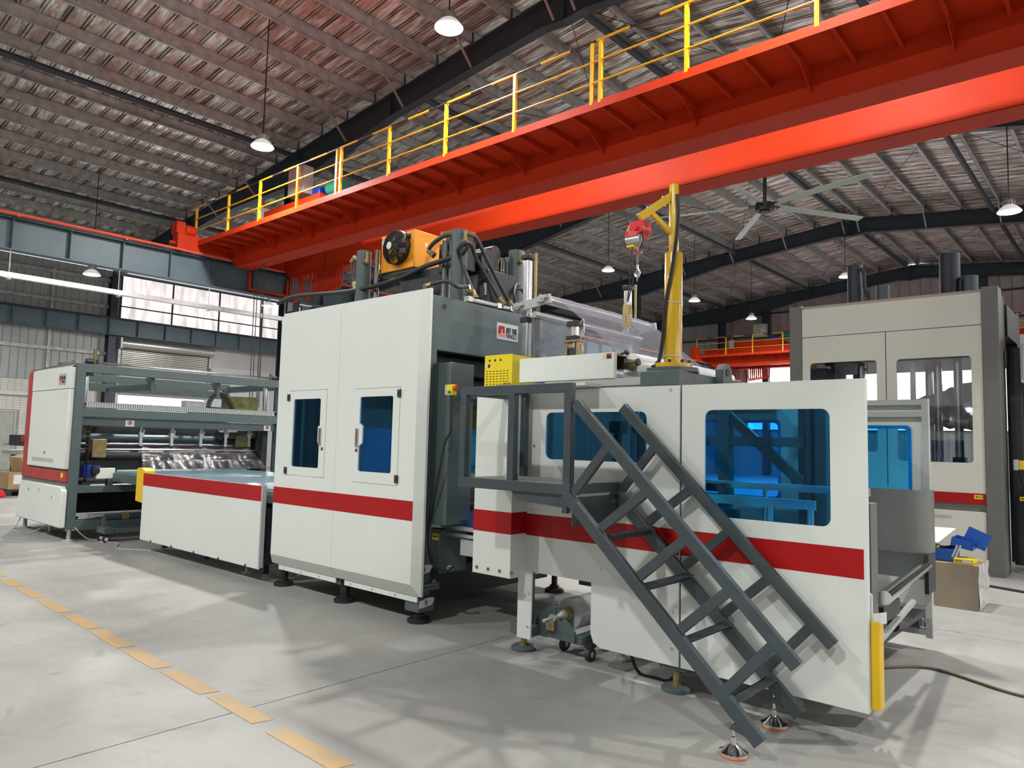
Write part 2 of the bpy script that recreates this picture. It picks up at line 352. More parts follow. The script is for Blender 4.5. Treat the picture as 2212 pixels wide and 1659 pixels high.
# roof: ceiling with foil faced sheets, purlins, rafters and tube struts
cap = MB().box(XRID - .25, XRID + .25, YF, YB, ztop(XRID) + .46, ztop(XRID) + .5).build('ceiling', M['galv'], smooth=False); tag(cap, kind='structure')
def sheet_mesh(sgn, length):
    """one roof sheet 0.44 m wide: flat pan and a pair of upstanding ribs, sloping down from the ridge"""
    prof = [(0, 0), (0.30, 0), (0.302, 0.085), (0.342, 0.085), (0.344, 0), (0.374, 0), (0.376, 0.085), (0.416, 0.085), (0.418, 0), (0.44, 0)]
    mb = MB(); n = len(prof)
    v = [(0, y, z) for y, z in prof] + [(sgn * length, y, z - 0.1024 * length) for y, z in prof]
    v += [(0, y, 0.10) for y, z in prof] + [(sgn * length, y, 0.10 - 0.1024 * length) for y, z in prof]
    f = []
    for i in range(n - 1): f += [(i, i + 1, n + i + 1, n + i), (2 * n + i, 3 * n + i, 3 * n + i + 1, 2 * n + i + 1)]
    mb.add(v, f); return mb.mesh('roof_sheet', M['foil'], smooth=False)
sl = sheet_mesh(-1, XRID - XW + .3); sr = sheet_mesh(1, XE - XRID + .3)
k = 0
for me in (sl, sr):
    y = YF
    while y < YB:
        o = bpy.data.objects.new('roof_sheet', me); C.objects.link(o); o.location = (XRID, y, ztop(XRID) + 0.34); adopt(o, cap); y += 0.44
def purlin_mesh(sgn):
    mb = MB(); L = YB - YF
    mb.box(-.004, .004, 0, L, 0, .26); mb.box(-.004, .085 * sgn, 0, L, 0, .006) if sgn > 0 else mb.box(-.085, .004, 0, L, 0, .006)
    mb.box(min(0, -.07 * sgn), max(0, -.07 * sgn), 0, L, .254, .26)
    return mb.mesh('purlin', M['galv'], smooth=False)
pl_, pr_ = purlin_mesh(-1), purlin_mesh(1)
PX = []
for i in range(20): PX.append((XRID - .30 - 1.283 * i, pl_)); PX.append((XRID + .30 + 1.283 * i, pr_))
PX = [(x, m_) for x, m_ in PX if XW < x < XE]
for x, me in PX:
    o = bpy.data.objects.new('purlin', me); C.objects.link(o); o.location = (x, YF, ztop(x) + .075); adopt(o, cap)
def rafter(y):
    # web outline in x,z: constant depth with haunches at the columns and deeper ridge
    top = [(XW, ztop(XW)), (XRID, ztop(XRID)), (XE, ztop(XE))]
    bot = [(XE, ztop(XE) - .6), (4.4, ztop(4.4) - .6), (XC, ztop(XC) - 1.05), (-3.4, ztop(-3.4) - .62), (XRID + .6, ztop(XRID) - .68), (XRID, ztop(XRID) - .74), (XRID - .6, ztop(XRID) - .68),
           (-15.45, ztop(-15.45) - .62), (XR, ztop(XR) - 1.05), (-24.5, ztop(-24.5) - .6), (XW, ztop(XW) - .6)]
    mb = MB(); mb.prism(top + bot, 'y', y - .006, y + .006)
    for i in range(2): mb.bar((top[i][0], y, top[i][1]), (top[i + 1][0], y, top[i + 1][1]), .26, .016)
    for i in range(len(bot) - 1): mb.bar((bot[i][0], y, bot[i][1]), (bot[i + 1][0], y, bot[i + 1][1]), .26, .016)
    for x in (-15.45, -3.4, XRID, -29.0, 9): mb.box(x - .01, x + .01, y - .12, y + .12, ztop(x) - .62, ztop(x))
    for x, _ in PX: mb.box(x - .02, x + .05, y - .09, y - .075, ztop(x), ztop(x) + .33)   # cleats
    return mb.build('rafter', M['slate'], cap, smooth=False)
for y in FR: rafter(y)
M['brace'] = mat('brace_paint', (0.30, 0.28, 0.28), 0.5)
for y in FR[2:5]:
    for i, (x, _) in enumerate(PX):
        if (i // 2) % 2 == 0 and abs(x - XR) > .8 and x < 3:
            MB().bar((x + .03, y - .75, ztop(x) + .06), (x + .03, y - .10, ztop(x) - .60), .045, .045).build('fly_brace', M['brace'], cap, smooth=False)
for x in (XR + .02, -14.7, XRID, -4.2, -27.5):
    MB().cyl((x, YF if x in (XR + .02, -27.5) else 12.3, ztop(x) - .2), (x, YB, ztop(x) - .2), .085, 14).build('roof_strut', M['slate'], cap)
rods = MB()
for y0, y1 in ((22.7, 33.1), (33.1, 43.5), (12.3, 22.7)):
    for xa, xb in ((-14.7, XRID), (XRID, -4.2), (-4.2, XC), (XR, -14.7)):
        rods.cyl((xa, y0, ztop(xa) - .3), (xb, y1, ztop(xb) - .3), .011, 6); rods.cyl((xb, y0, ztop(xb) - .3), (xa, y1, ztop(xa) - .3), .011, 6)
rods.build('bracing_rod', M['slate'], cap)
ties = MB()
for y in [YF + 3.4 * i for i in range(16)]:
    for s, X2 in ((-1, XW), (1, XE)):
        ties.cyl((XRID, y, ztop(XRID) + .16), (X2, y, ztop(X2) + .16), .007, 5)
ties.build('sag_rod', M['slate'], cap)

# columns
def column(x, y, h, base=True):
    mb = MB(); mb.box(x - .2, x + .2, y - .006, y + .006, 0, h); mb.box(x - .212, x - .196, y - .15, y + .15, 0, h); mb.box(x + .196, x + .212, y - .15, y + .15, 0, h)
    mb.box(x - .3, x + .3, y - .22, y + .22, 0, .03)
    o = mb.build('column', M['slate'], smooth=False); tag(o, kind='structure'); return o
for y in FR:
    column(XR - .38, y, ztop(XR) - 1.0); column(XC + .38, y, ztop(XC) - 1.0); column(XW + .25, y, ztop(XW) - .5)

# crane runway girders along the column rows
def runway(x, side, zt, zb, label, pipe=True):
    t = thing('runway_girder', label, 'steel girder', (x, 16, zb))
    w = MB(); w.box(x - .008, x + .008, YF, YB, zb, zt - .02); w.build('web', M['runway'], t, smooth=False)
    MB().box(x - .16, x + .16, YF, YB, zt - .02, zt).build('top_flange', M['slate'], t, smooth=False)
    MB().box(x - .15, x + .15, YF, YB, zb - .02, zb).build('bottom_flange', M['runway'], t, smooth=False)
    y = YF + 0.9
    while y < YB:
        MB().box(x + .008 if side > 0 else x - .14, x + .14 if side > 0 else x - .008, y - .006, y + .006, zb, zt - .02).build('stiffener', M['runway'], t, smooth=False); y += 1.22
    MB().box(x - .03, x + .03, YF, YB, zt, zt + .07).build('crane_rail', M['slate'], t, smooth=False)
    return t
rg = runway(XR, 1, 6.58, 5.84, 'blue grey crane runway girder on the column row, below the orange conduit')
for y in FR:
    MB().box(XR - .38 + .2, XR + .17, y - .12, y + .12, 5.5, 5.82).build('corbel', M['slate'], rg, smooth=False)
runway(XW + .55, 1, 6.66, 5.95, 'lower blue grey girder along the left wall under the long window')
runway(XC, -1, 6.58, 5.84, 'runway girder on the right column row, opposite the orange conduit')
cd = MB().cyl((XR + .2, YF, 6.66), (XR + .2, YB, 6.66), .035, 8)
for i in range(24): cd.box(XR + .0, XR + .25, YF + 2.4 * i, YF + 2.4 * i + .05, 6.60, 6.625)
tag(cd.build('power_conduit', M['orange_rail']), 'long orange red conduit running along the top of the runway girder', 'conduit')
bus = thing('cable_tray', 'pale metal cable tray hung on rods below the runway girder', 'cable tray', (XR + .1, 9, 5.2))
MB().box(XR + .03, XR + .17, YF, YB, 5.15, 5.17).build('tray_floor', M['lightgrey'], bus, smooth=False)
mb = MB(); mb.box(XR + .165, XR + .175, YF, YB, 5.15, 5.27); mb.box(XR + .025, XR + .035, YF, YB, 5.15, 5.27); mb.build('tray_side', M['alu'], bus, smooth=False)
for i in range(20):
    y = 4.75 + 2.4 * (i - 6)
    if YF < y < YB:
        a = MB().cyl((XR + .1, y, 5.1), (XR + .1, y, 5.82), .012, 8); a.box(XR + .0, XR + .24, y - .02, y + .02, 5.10, 5.13); a.bar((XR + .24, y, 5.1), (XR + .24, y - .16, 5.14), .02, .02); a.build('hanger', M['galv'], bus)

# left wall
wl = MB().box(XW - .12, XW - .02, YF, YB, 0, 8.9).build('wall_left', M['plaster'], smooth=False); tag(wl, kind='structure')
def ribs(a, b, z0, z1, along, fixed, pitch, name, m, parent, depth=.035, sgn=1):
    mb = MB(); t = a
    while t + pitch <= b + 1e-6:
        p = [(t, 0), (t + pitch * .68, 0), (t + pitch * .72, depth), (t + pitch * .86, depth), (t + pitch * .90, 0), (t + pitch, 0)]
        for i in range(5):
            (u0, d0), (u1, d1) = p[i], p[i + 1]
            if along == 'y': v = [(fixed - sgn * d0 * -1, u0, z0), (fixed - sgn * d1 * -1, u1, z0), (fixed - sgn * d1 * -1, u1, z1), (fixed - sgn * d0 * -1, u0, z1)]
            else: v = [(u0, fixed - sgn * d0, z0), (u1, fixed - sgn * d1, z0), (u1, fixed - sgn * d1, z1), (u0, fixed - sgn * d0, z1)]
            mb.add(v, [(0, 1, 2, 3)])
        t += pitch
    o = mb.build(name, m, parent, smooth=False); o['kind'] = 'stuff'; return o
ribs(YF, 12.2, 3.75, 8.9, 'y', XW, .30, 'cladding', M['clad'], wl)
ribs(22.6, YB, 2.0, 8.9, 'y', XW, .30, 'cladding', M['clad'], wl)
for z in (5.05, 7.15, 8.35):
    MB().box(XW + .02, XW + .12, YF, 12.2, z, z + .14).build('girt', M['galv'], wl, smooth=False)
for y in (0.5, 4.0, 9.9, 26): MB().box(XW + .02, XW + .10, y, y + .10, 3.75, 8.6).build('wall_post', M['galv'], wl, smooth=False)
# glazed tile wall at the left with a door
door_y0, door_y1, door_h = 6.9, 9.0, 2.42
g = MB(); g.box(XW - .02, XW + .03, YF, door_y0, 0, 3.75); g.box(XW - .02, XW + .03, door_y1, 12.2, 0, 3.75); g.box(XW - .02, XW + .03, door_y0, door_y1, door_h, 3.75)
g.build('tile_backing', M['grout'], wl, smooth=False)
tm = MB().box(0, .012, .006, .234, .006, .092).mesh('tile', M['tile'], smooth=False); cnt = 0
rest = MB()
for r_ in range(39):
    for c_ in range(-4, 23):
        y0 = 6.7 + .24 * c_; z0 = .098 * (r_ - 1)
        if z0 < 0 or y0 + .24 > 12.2: continue
        if door_y0 - .1 < y0 + .12 < door_y1 + .1 and z0 < door_h: continue
        if 8.4 < y0 < 10.3 and z0 > 2.1 and cnt < 290:
            o = bpy.data.objects.new('tile', tm); C.objects.link(o); o.location = (XW + .03, y0, z0); adopt(o, wl); cnt += 1
        else: rest.box(XW + .03, XW + .042, y0 + .006, y0 + .234, z0 + .006, z0 + .092)
o = rest.build('tile_field', M['tile'], wl, smooth=False); o['kind'] = 'stuff'
MB().box(XW + .03, XW + .20, 5.9, 9.9, 3.05, 3.22).build('tiled_lintel', M['tile'], wl, smooth=False)
d = thing('door_1', 'pale grey green metal door in the white tiled wall', 'door', (XW, 8, 0), kind='structure')
MB().box(XW + .0, XW + .04, door_y0 + .06, door_y1 - .06, 0, door_h - .05).build('door_leaf', mat('door_paint', (.36, .38, .33), .5), d, bevel=.004)
f = MB(); f.box(XW, XW + .07, door_y0, door_y0 + .06, 0, door_h); f.box(XW, XW + .07, door_y1 - .06, door_y1, 0, door_h); f.box(XW, XW + .07, door_y0, door_y1, door_h - .06, door_h); f.build('door_frame', M['lightgrey'], d)
MB().cyl((XW + .1, door_y1 - .2, 1.05), (XW + .1, door_y1 - .38, 1.05), .012, 8).cyl((XW + .04, door_y1 - .2, 1.05), (XW + .11, door_y1 - .2, 1.05), .02, 8).build('door_handle', M['chrome'], d)
# long translucent window
w1 = thing('window_1', 'long band of sunlit translucent sheets above the roller shutter', 'window', (XW, 17.5, 6.7), kind='structure')
for i in range(4):
    a, b = 12.7 + i * 2.32, 12.7 + (i + 1) * 2.32
    for z0, z1 in ((6.72, 7.32), (7.36, 8.75)):
        MB().box(XW + .0, XW + .02, a + .03, b - .03, z0, z1).build('pane', M['pane'], w1, smooth=False)
fm = MB()
for i in range(5): fm.box(XW + .01, XW + .09, 12.7 + i * 2.32 - .03, 12.7 + i * 2.32 + .03, 6.68, 8.8)
for z in (6.66, 7.32, 8.75): fm.box(XW + .01, XW + .08, 12.7, 22.0, z, z + .05)
fm.build('window_frame', M['slate'], w1, smooth=False)
# roller shutter
sh = thing('door_2', 'silver roller shutter door with coiled drum under the wall girder', 'door', (XW, 14.8, 0), kind='structure')
slat = MB().prism([(-.02, 0), (.035, .02), (.035, .06), (-.02, .085)], 'y', 0, 4.0).mesh('shutter_slat', M['shutter'], smooth=False)
for i in range(28):
    o = bpy.data.objects.new('shutter_slat', slat); C.objects.link(o); o.location = (XW + .12, 12.85, 3.28 + .085 * i); adopt(o, sh)
MB().cyl((XW + .42, 12.7, 5.62), (XW + .42, 17.0, 5.62), .19, 20).build('shutter_drum', M['shutter'], sh)
mb = MB(); mb.box(XW + .02, XW + .2, 12.68, 12.8, 0, 5.75); mb.box(XW + .02, XW + .2, 16.9, 17.02, 0, 5.75); mb.build('guide_rail', M['galv'], sh, smooth=False)
MB().box(XW + .1, XW + .66, 12.60, 12.68, 5.38, 5.86).build('drum_bracket', M['galv'], sh)
MB().box(XW - .01, XW + .01, 12.85, 16.85, 1.4, 3.3).build('daylight_gap', M['sky'], sh, smooth=False)
for y in (19.7,): MB().box(XW, XW + .08, y, y + .08, 0, 6).build('wall_post', M['galv'], wl, smooth=False)
MB().box(XW - .02, XW, 17.1, 22.4, 5.0, 6.0).build('taupe_band', M['cladtop'], wl, smooth=False)

# far end wall, right wall and rear wall
wb = MB().box(XW, XE, YB + .1, YB + .2, 0, 12).build('wall_back', M['clad'], smooth=False); tag(wb, kind='structure')
ribs(XW, XE, 5.6, 12.0, 'x', YB + .08, .52, 'cladding', M['cladtop'], wb, .05)
ribs(XW, XE, 0, 5.6, 'x', YB + .08, .52, 'cladding', M['clad'], wb, .05)
for z in (7.2, 8.6, 10.0): MB().box(XW, XE, YB - .14, YB - .02, z, z + .08).build('girt', M['slate'], wb, smooth=False)
for x in (-17.7, -12.4, -6.2, -1.4, 8): MB().box(x - .18, x + .18, YB - .5, YB - .14, 0, ztop(x) - .3).build('wind_post', M['slate'], wb, smooth=False)
w2 = thing('window_2', 'bright corrugated translucent strip low in the far end wall', 'window', (-11, YB, 4), kind='structure')
ribs(-19.0, -4.0, 2.8, 6.8, 'x', YB + .0, .30, 'translucent_sheet', M['pane2'], w2, .05)
mb = MB(); mb.box(-19.1, -3.9, YB - .12, YB - .06, 6.8, 6.88); mb.box(-19.1, -3.9, YB - .12, YB - .06, 2.72, 2.8)
for x in (-19.1, -14.1, -9.0, -4.0): mb.box(x, x + .08, YB - .12, YB - .04, 2.75, 6.85)
mb.build('window_frame', M['slate'], w2, smooth=False)
wr = MB().box(XE, XE + .1, YF, YB, 0, 9.3).build('wall_right', M['clad'], smooth=False); tag(wr, kind='structure')
w3 = thing('fill_window', 'long unseen band in the right wall, glow boosted to light the far roof', 'window', (XE, 16, 4), kind='structure')  # out of view; its glow is turned up to brighten the far right roof
MB().box(XE - .04, XE - .01, YF + 2, YB - 2, 4.4, 7.0).build('pane', M['fill_pane'], w3, smooth=False)
wf = MB().box(XW, XE, YF - .2, YF - .1, 0, 12).build('wall_front', M['clad'], smooth=False); tag(wf, kind='structure')
w4 = thing('window_4', 'sunlit translucent strip in the wall behind the camera', 'window', (-8, YF, 4), kind='structure')
MB().box(-26, 8, YF - .1, YF - .07, 3.6, 5.6).build('pane', M['pane'], w4, smooth=False)

# high bay lamps
def high_bay(loc, label, cord_top):
    x, y, z = loc
    t = thing('high_bay_lamp', label, 'lamp', loc, 'high bay lamps hung from the roof')
    MB().lathe(loc, [(.262, 0), (.262, .012), (.235, .05), (.17, .12), (.12, .15), (.10, .17)], 28).build('reflector', M['bell'], t)
    MB().lathe((x, y, z - .006), [(.252, 0), (.252, .006)], 28).build('diffuser', M['lampglass'], t)
    hs = MB().lathe((x, y, z + .16), [(.105, 0), (.105, .12), (.05, .15)], 20)
    for k in range(12):
        a = 2 * PI * k / 12; hs.bar((x + .1 * math.cos(a), y + .1 * math.sin(a), z + .22), (x + .135 * math.cos(a), y + .135 * math.sin(a), z + .22), .006, .11)
    hs.build('heat_sink', M['galv'], t)
    MB().cyl((x, y, z + .3), (x, y, cord_top), .014, 6).build('cord', M['black'], t)
    L = bpy.data.lights.new('lamp_light', 'AREA'); L.shape = 'DISK'; L.size = .42; L.energy = LAMP_W; L.color = (1.0, 1.0, .97)
    lo = bpy.data.objects.new('lamp_light', L); C.objects.link(lo); lo.location = (x, y, z - .02); adopt(lo, t)
    return t
lamp_list = [((-9.25, 8.56, 9.03), 'big glaring high bay lamp above the crane railing, nearest of all'),
    ((-15.3, 8.4, 8.32), 'lit high bay lamp on a long black cord left of the crane railing'),
    ((-2.36, 20.85, 7.49), 'high bay lamp hanging at the right edge beyond the red crane'),
    ((-16.6, 24.75, 8.8), 'high bay lamp seen just left of the red chain hoist'),
    ((-15.7, 30.6, 8.39), 'high bay lamp seen right of the yellow jib post'),
    ((-15.0, 35.4, 8.18), 'farthest high bay lamp, low in front of the corrugated end wall'),
    ((-9.6, 32.5, 9.07), 'high bay lamp beside the dark cylinder of the rear machine'),
    ((-26.0, 8.5, 6.77), 'high bay lamp below the runway girder at the far left'),
    ((-28.3, 16.2, 7.2), 'high bay lamp in front of the long bright window'),
    ((-15.3, -3.7, 9.0), 'high bay lamp above the open floor, behind the camera to the left'),
    ((-9.3, -3.7, 9.0), 'high bay lamp above the open floor behind the camera'),
    ((-3.0, -3.7, 9.0), 'high bay lamp right behind the camera'),
    ((3.2, -3.7, 9.0), 'high bay lamp behind the camera to the right'),
    ((-26.0, -3.7, 7.6), 'high bay lamp of the left aisle behind the camera'),
    ((4.0, 8.5, 9.0), 'high bay lamp in the right aisle beside the camera'),
    ((4.0, 20.8, 9.0), 'high bay lamp in the right aisle beyond the rear machine'),
    ((-3.2, 8.5, 9.0), 'high bay lamp above the crane girders right of the ridge'),
    ((5.0, 32.0, 8.6), 'added fill lamp deep in the right aisle, brightening the far bays'),  # added out of view to lift the light in the far bays
    ((11.0, 14.0, 8.2), 'unseen fill lamp added near the right wall'),  # extra unseen lamp, put in to brighten the right part of the roof
    ((11.0, 28.0, 8.2), 'far unseen fill lamp added near the right wall'),  # another added lamp, bouncing light up to the far right roof
    ]
for (x, y, z), lab in lamp_list: high_bay((x, y, z), lab, ztop(x) + .40)
# ------------------------------------------------------------------ overhead travelling crane
def make_crane(oy=0.0, label=''):
    t = thing('overhead_crane', label, 'crane', (-9.5, 10.07 + oy, 6.41))
    cr = M['crane']; xl, xr = -20.05, 1.1; zt = 7.42
    for i, (ya, yb) in enumerate(((10.07, 10.59), (11.82, 12.34))):
        ya += oy; yb += oy
        out = [(-19.5, 6.43), (xr - .6, 6.43), (xr, 6.95), (xr, zt), (xl, zt), (xl, 6.90)]
        g = MB(); g.prism(out, 'y', ya + .05, ya + .06); g.prism(out, 'y', yb - .06, yb - .05)
        g.box(-19.5, xr - .6, ya, yb, 6.41, 6.43); g.box(xl, xr, ya, yb, zt, zt + .02)
        g.prism([(ya, 6.43), (yb, 6.43), (yb, zt), (ya, zt)], 'x', xr - .01, xr); g.prism([(ya + .05, 6.9), (yb - .05, 6.9), (yb - .05, zt), (ya + .05, zt)], 'x', xl, xl + .01)
        g.bar((-19.5, (ya + yb) / 2, 6.42), (xl, (ya + yb) / 2, 6.90), yb - ya, .015)
        g.build('main_girder', cr, t, smooth=False)
        MB().box(xl, xr, (ya + yb) / 2 - .03, (ya + yb) / 2 + .03, zt + .02, zt + .07).build('trolley_rail', M['slate'], t, smooth=False)
    for x in (XR, XC):
        e = MB(); e.box(x - .14, x + .14, 8.6 + oy, 13.6 + oy, 6.72, 7.12); e.box(x - .17, x + .17, 8.55 + oy, 8.75 + oy, 6.66, 7.2); e.box(x - .17, x + .17, 13.45 + oy, 13.65 + oy, 6.66, 7.2)
        e.cyl((x, 8.4 + oy, 6.86), (x, 8.55 + oy, 6.86), .05, 12); e.build('end_carriage', cr, t)
        w = MB()
        for y in (8.95, 13.2): w.cyl((x - .05, y + oy, 6.80), (x + .05, y + oy, 6.80), .155, 18)
        w.build('wheel', M['slate'], t)
    MB().box(XR - .18, XR + .18, 8.5 + oy, 8.75 + oy, 7.12, 7.45).build('drive_housing', cr, t, bevel=.02)
    MB().lathe((XR + .1, 8.75 + oy, 7.25), [(.001, 0), (.13, 0), (.15, .1), (.13, .3), (.001, .32)], 18, 'y').build('gear_motor', cr, t)
    # walkway deck with angle ribs and gussets
    yd = 9.13 + oy
    MB().box(-20.15, xr, yd, 10.12 + oy, 6.985, 6.995).build('walkway_deck', cr, t, smooth=False)
    MB().box(-20.15, xr, yd - .012, yd, 6.885, 7.02).build('walkway_fascia', cr, t, smooth=False)
    rib = MB().bar((0, yd + .01, 6.945), (0, 10.12 + oy, 6.90), .045, .075).mesh('deck_rib', cr, smooth=False)
    gus = MB().prism([(9.55 + oy, 6.93), (10.12 + oy, 6.93), (10.12 + oy, 6.60)], 'x', -.006, .006).mesh('gusset', cr, smooth=False)
    x = -19.75; i = 0
    while x < 1.0:
        for me, n in ((rib, 'deck_rib'), (gus, 'gusset')):
            if n == 'gusset' and i % 3 != 1: continue
            o = bpy.data.objects.new(n, me); C.objects.link(o); o.location = (x, 0, 0); adopt(o, t)
        x += .5836; i += 1
    # railing
    ry = M['rail_yellow']
    post = MB(); post.bar((0, yd - .01, 6.98), (0, yd - .01, 8.03), .055, .006, up=(0, 1, 0)); post.bar((.025, yd + .015, 6.98), (.025, yd + .015, 8.03), .006, .055, up=(0, 1, 0))
    pm = post.mesh('railing_post', ry, smooth=False)
    px = [-20.08, -18.24, -16.64, -14.93, -13.37, -13.22, -11.56, -9.87, -8.13, -6.49, -6.33, -4.83, -3.0, -1.2, .6]
    for x in px:
        o = bpy.data.objects.new('railing_post', pm); C.objects.link(o); o.location = (x, 0, 0); adopt(o, t)
    x = -20.08; k = 0
    while x < .6:
        l = .62 if k % 2 == 0 else .52
        MB().cyl((x, yd, 8.02), (min(x + l, .6), yd, 8.02), .021, 8).build('rail_band', ry if k % 2 == 0 else M['black'], t); x += l; k += 1
    for z in (7.68, 7.33): MB().cyl((-20.08, yd, z), (.6, yd, z), .015, 8).build('mid_rail', ry, t)
    # festoon cable loops under the second girder
    lx = [-19.0, -18.45, -17.95, -17.82, -17.70, -17.58, -17.44, -17.33, -17.2, -17.08, -16.96, -16.8]
    for i, x in enumerate(lx):
        w = .22 if i < 2 else .08; dz = .80 - .016 * i
        pts = [(x + w * math.cos(a), 11.75 + oy, 6.42 - dz * (-math.sin(a)) ** .8 if math.sin(a) < 0 else 6.42) for a in [PI + PI * j / 14 for j in range(15)]]
        MB().tube(pts, .036, 6).build('festoon_loop', cr, t)
    fr = MB()
    for (a, b) in (((-19.6, 6.45), (-19.6, 5.95)), ((-19.6, 5.95), (-18.2, 5.95))): pass
    fr.bar((-19.9, 10.75 + oy, 6.45), (-19.9, 10.75 + oy, 5.9), .07, .07); fr.bar((-19.9, 12.0 + oy, 6.45), (-19.9, 12.0 + oy, 5.9), .07, .07); fr.bar((-19.9, 10.7 + oy, 5.93), (-19.9, 12.05 + oy, 5.93), .07, .07)
    fr.build('guard_frame', cr, t, smooth=False)
    return t
crane = make_crane(0, 'red double girder overhead crane with yellow railed walkway above the press')
crane2 = copy_tree(crane, (-9.5, 10.07 + 30.3, 6.41), 'second red overhead crane far back by the corrugated end wall')
# trolley with hoist winch on top of the crane girders
def trolley(ox, oy, label):
    t = thing('crane_trolley', label, 'winch', (-17.2 + ox, 11.2 + oy, 7.5))
    f = MB(); f.box(-18.4 + ox, -15.7 + ox, 10.25 + oy, 10.45 + oy, 7.5, 7.85); f.box(-18.4 + ox, -15.7 + ox, 12.0 + oy, 12.2 + oy, 7.5, 7.85); f.box(-18.4 + ox, -18.2 + ox, 10.25 + oy, 12.2 + oy, 7.5, 7.8); f.box(-15.9 + ox, -15.7 + ox, 10.25 + oy, 12.2 + oy, 7.5, 7.8)
    f.build('trolley_frame', M['crane'], t, bevel=.01)
    MB().cyl((-17.6 + ox, 11.3 + oy, 8.0), (-16.4 + ox, 11.3 + oy, 8.0), .25, 20).build('rope_drum', M['motorgreen'], t)
    MB().cyl((-15.75 + ox, 10.6 + oy, 8.02), (-15.2 + ox, 10.6 + oy, 8.02), .17, 16).build('winch_motor', M['motorgreen'], t)
    MB().box(-16.3 + ox, -15.95 + ox, 10.4 + oy, 10.7 + oy, 7.85, 8.1).build('brake', M['motorblue'], t, bevel=.04)
    c = MB().box(-17.3 + ox, -16.55 + ox, 10.3 + oy, 10.6 + oy, 8.05, 8.8).build('control_cabinet', M['lightgrey'], t, bevel=.01)
    MB().box(-16.85 + ox, -16.6 + ox, 10.285 + oy, 10.3 + oy, 8.3, 8.6).build('notice', M['paper'], c)
    MB().box(-18.75 + ox, -18.45 + ox, 10.2 + oy, 10.5 + oy, 7.5, 8.0).build('junction_box', M['lightgrey'], t, bevel=.01)
    MB().cyl((-18.6 + ox, 10.3 + oy, 8.0), (-18.6 + ox, 10.3 + oy, 8.22), .055, 12).build('beacon', M['hoist_red'], t)
    MB().cyl((-16.9 + ox, 11.3 + oy, 7.9), (-16.9 + ox, 11.3 + oy, 6.0), .008, 6).build('wire_rope', M['black'], t)
    return t
trolley(0, 0, 'red crane trolley with grey cabinet and green winch behind the walkway railing')
trolley(.2, 30.3, 'trolley with green winch on the far back crane')
pend = MB()
for x in (-19.05, -18.9): pend.cyl((x, 10.45, 6.42), (x + .06, 10.45, 1.9), .012, 6)
tag(pend.build('pendant_cable', M['black']), 'pair of thin black cables hanging from the crane beside the press', 'cable')
pend = MB()
for x in (-18.4, -18.28): pend.cyl((x, 10.3, 6.4), (x + .06, 10.3, 2.4), .012, 6)
tag(pend.build('pendant_cable', M['black']), 'second pair of thin black cables hanging nearer the press cover', 'cable')

# large ceiling fan
fan = thing('ceiling_fan', 'large five bladed pale green ceiling fan behind the yellow jib', 'fan', (-6.9, 17.1, 7.5))
MB().cyl((-6.9, 17.1, 7.42), (-6.9, 17.1, 7.60), .22, 28).cyl((-6.9, 17.1, 7.38), (-6.9, 17.1, 7.42), .13, 20).build('motor_hub', M['black'], fan)
MB().cyl((-6.9, 17.1, 7.6), (-6.9, 17.1, 11.5), .045, 10).build('down_rod', M['black'], fan)
for i, a in enumerate((-17, 55, 127, 199, 271)):
    a = math.radians(a); d = Vector((math.cos(a), math.sin(a), 0)); n = Vector((-d.y, d.x, 0)); h = Vector((-6.9, 17.1, 7.55))
    b = MB(); b.bar(h + d * .22, h + d * .4, .10, .03); b.build('blade_bracket', M['black'], fan, smooth=False)
    b = MB(); b.bar(h + d * .38, h + d * 2.75 - Vector((0, 0, .05)), .19, .03, up=Vector((0, 0, 1)) + n * .25); b.build('blade', M['fan'], fan, bevel=.008)
# ------------------------------------------------------------------ writing and signs
GLY = {'N': [(0, 0, 0, .85), (0, 1, .8, 1), (.8, .85, .8, 0), (0, .85, .0, 1)], 'A': [(0, 0, .0, .8), (0, .85, .3, 1), (.3, 1, .75, 1), (.8, 1, .8, 0), (.0, .42, .8, .42)], 'I': [(0.2, 0, .2, 1)],
       'G': [(.8, 1, .2, 1), (.0, .85, .0, .15), (.15, 0, .8, 0), (.8, 0, .8, .5), (.8, .5, .45, .5)], 'U': [(0, 1, 0, .15), (.1, 0, .7, 0), (.8, 1, .8, .15)],
       'nai': [(0, .95, 1.0, .95), (.0, .75, .5, .75), (.0, .75, 0, 0), (.5, .75, .5, 0), (.17, .75, .17, .05), (.33, .75, .33, .05), (.25, .95, .2, .75), (.55, .68, 1.0, .68), (.85, 1, .85, 0), (.85, 0, .72, .06), (.62, .48, .70, .34)],
       'gu': [(.15, 1, .0, .75), (.1, .86, .38, .86), (.05, .62, .36, .62), (.2, .8, .2, .02), (.02, .4, .38, .4), (.2, .02, .38, .12), (.48, .97, .98, .97), (.48, .97, .48, 0), (.98, .97, .98, 0), (.48, .02, .98, .02), (.58, .76, .88, .76), (.73, .88, .73, .52), (.6, .5, .86, .5), (.6, .5, .6, .22), (.86, .5, .86, .22), (.6, .22, .86, .22)]}
def write(mb, key, P, u, v, w, h, th, n):
    """strokes as thin raised bars; P origin, u right, v up, n outward normal"""
    P = Vector(P)
    for x0, y0, x1, y1 in GLY[key]:
        a = P + u * (x0 * w) + v * (y0 * h); b = P + u * (x1 * w) + v * (y1 * h); d = (b - a).normalized()
        mb.bar(a - d * th * .45, b + d * th * .45, .0012, th, up=n.cross(d)) if False else mb.bar(a - d * th * .45, b + d * th * .45, th, .0016, up=n)
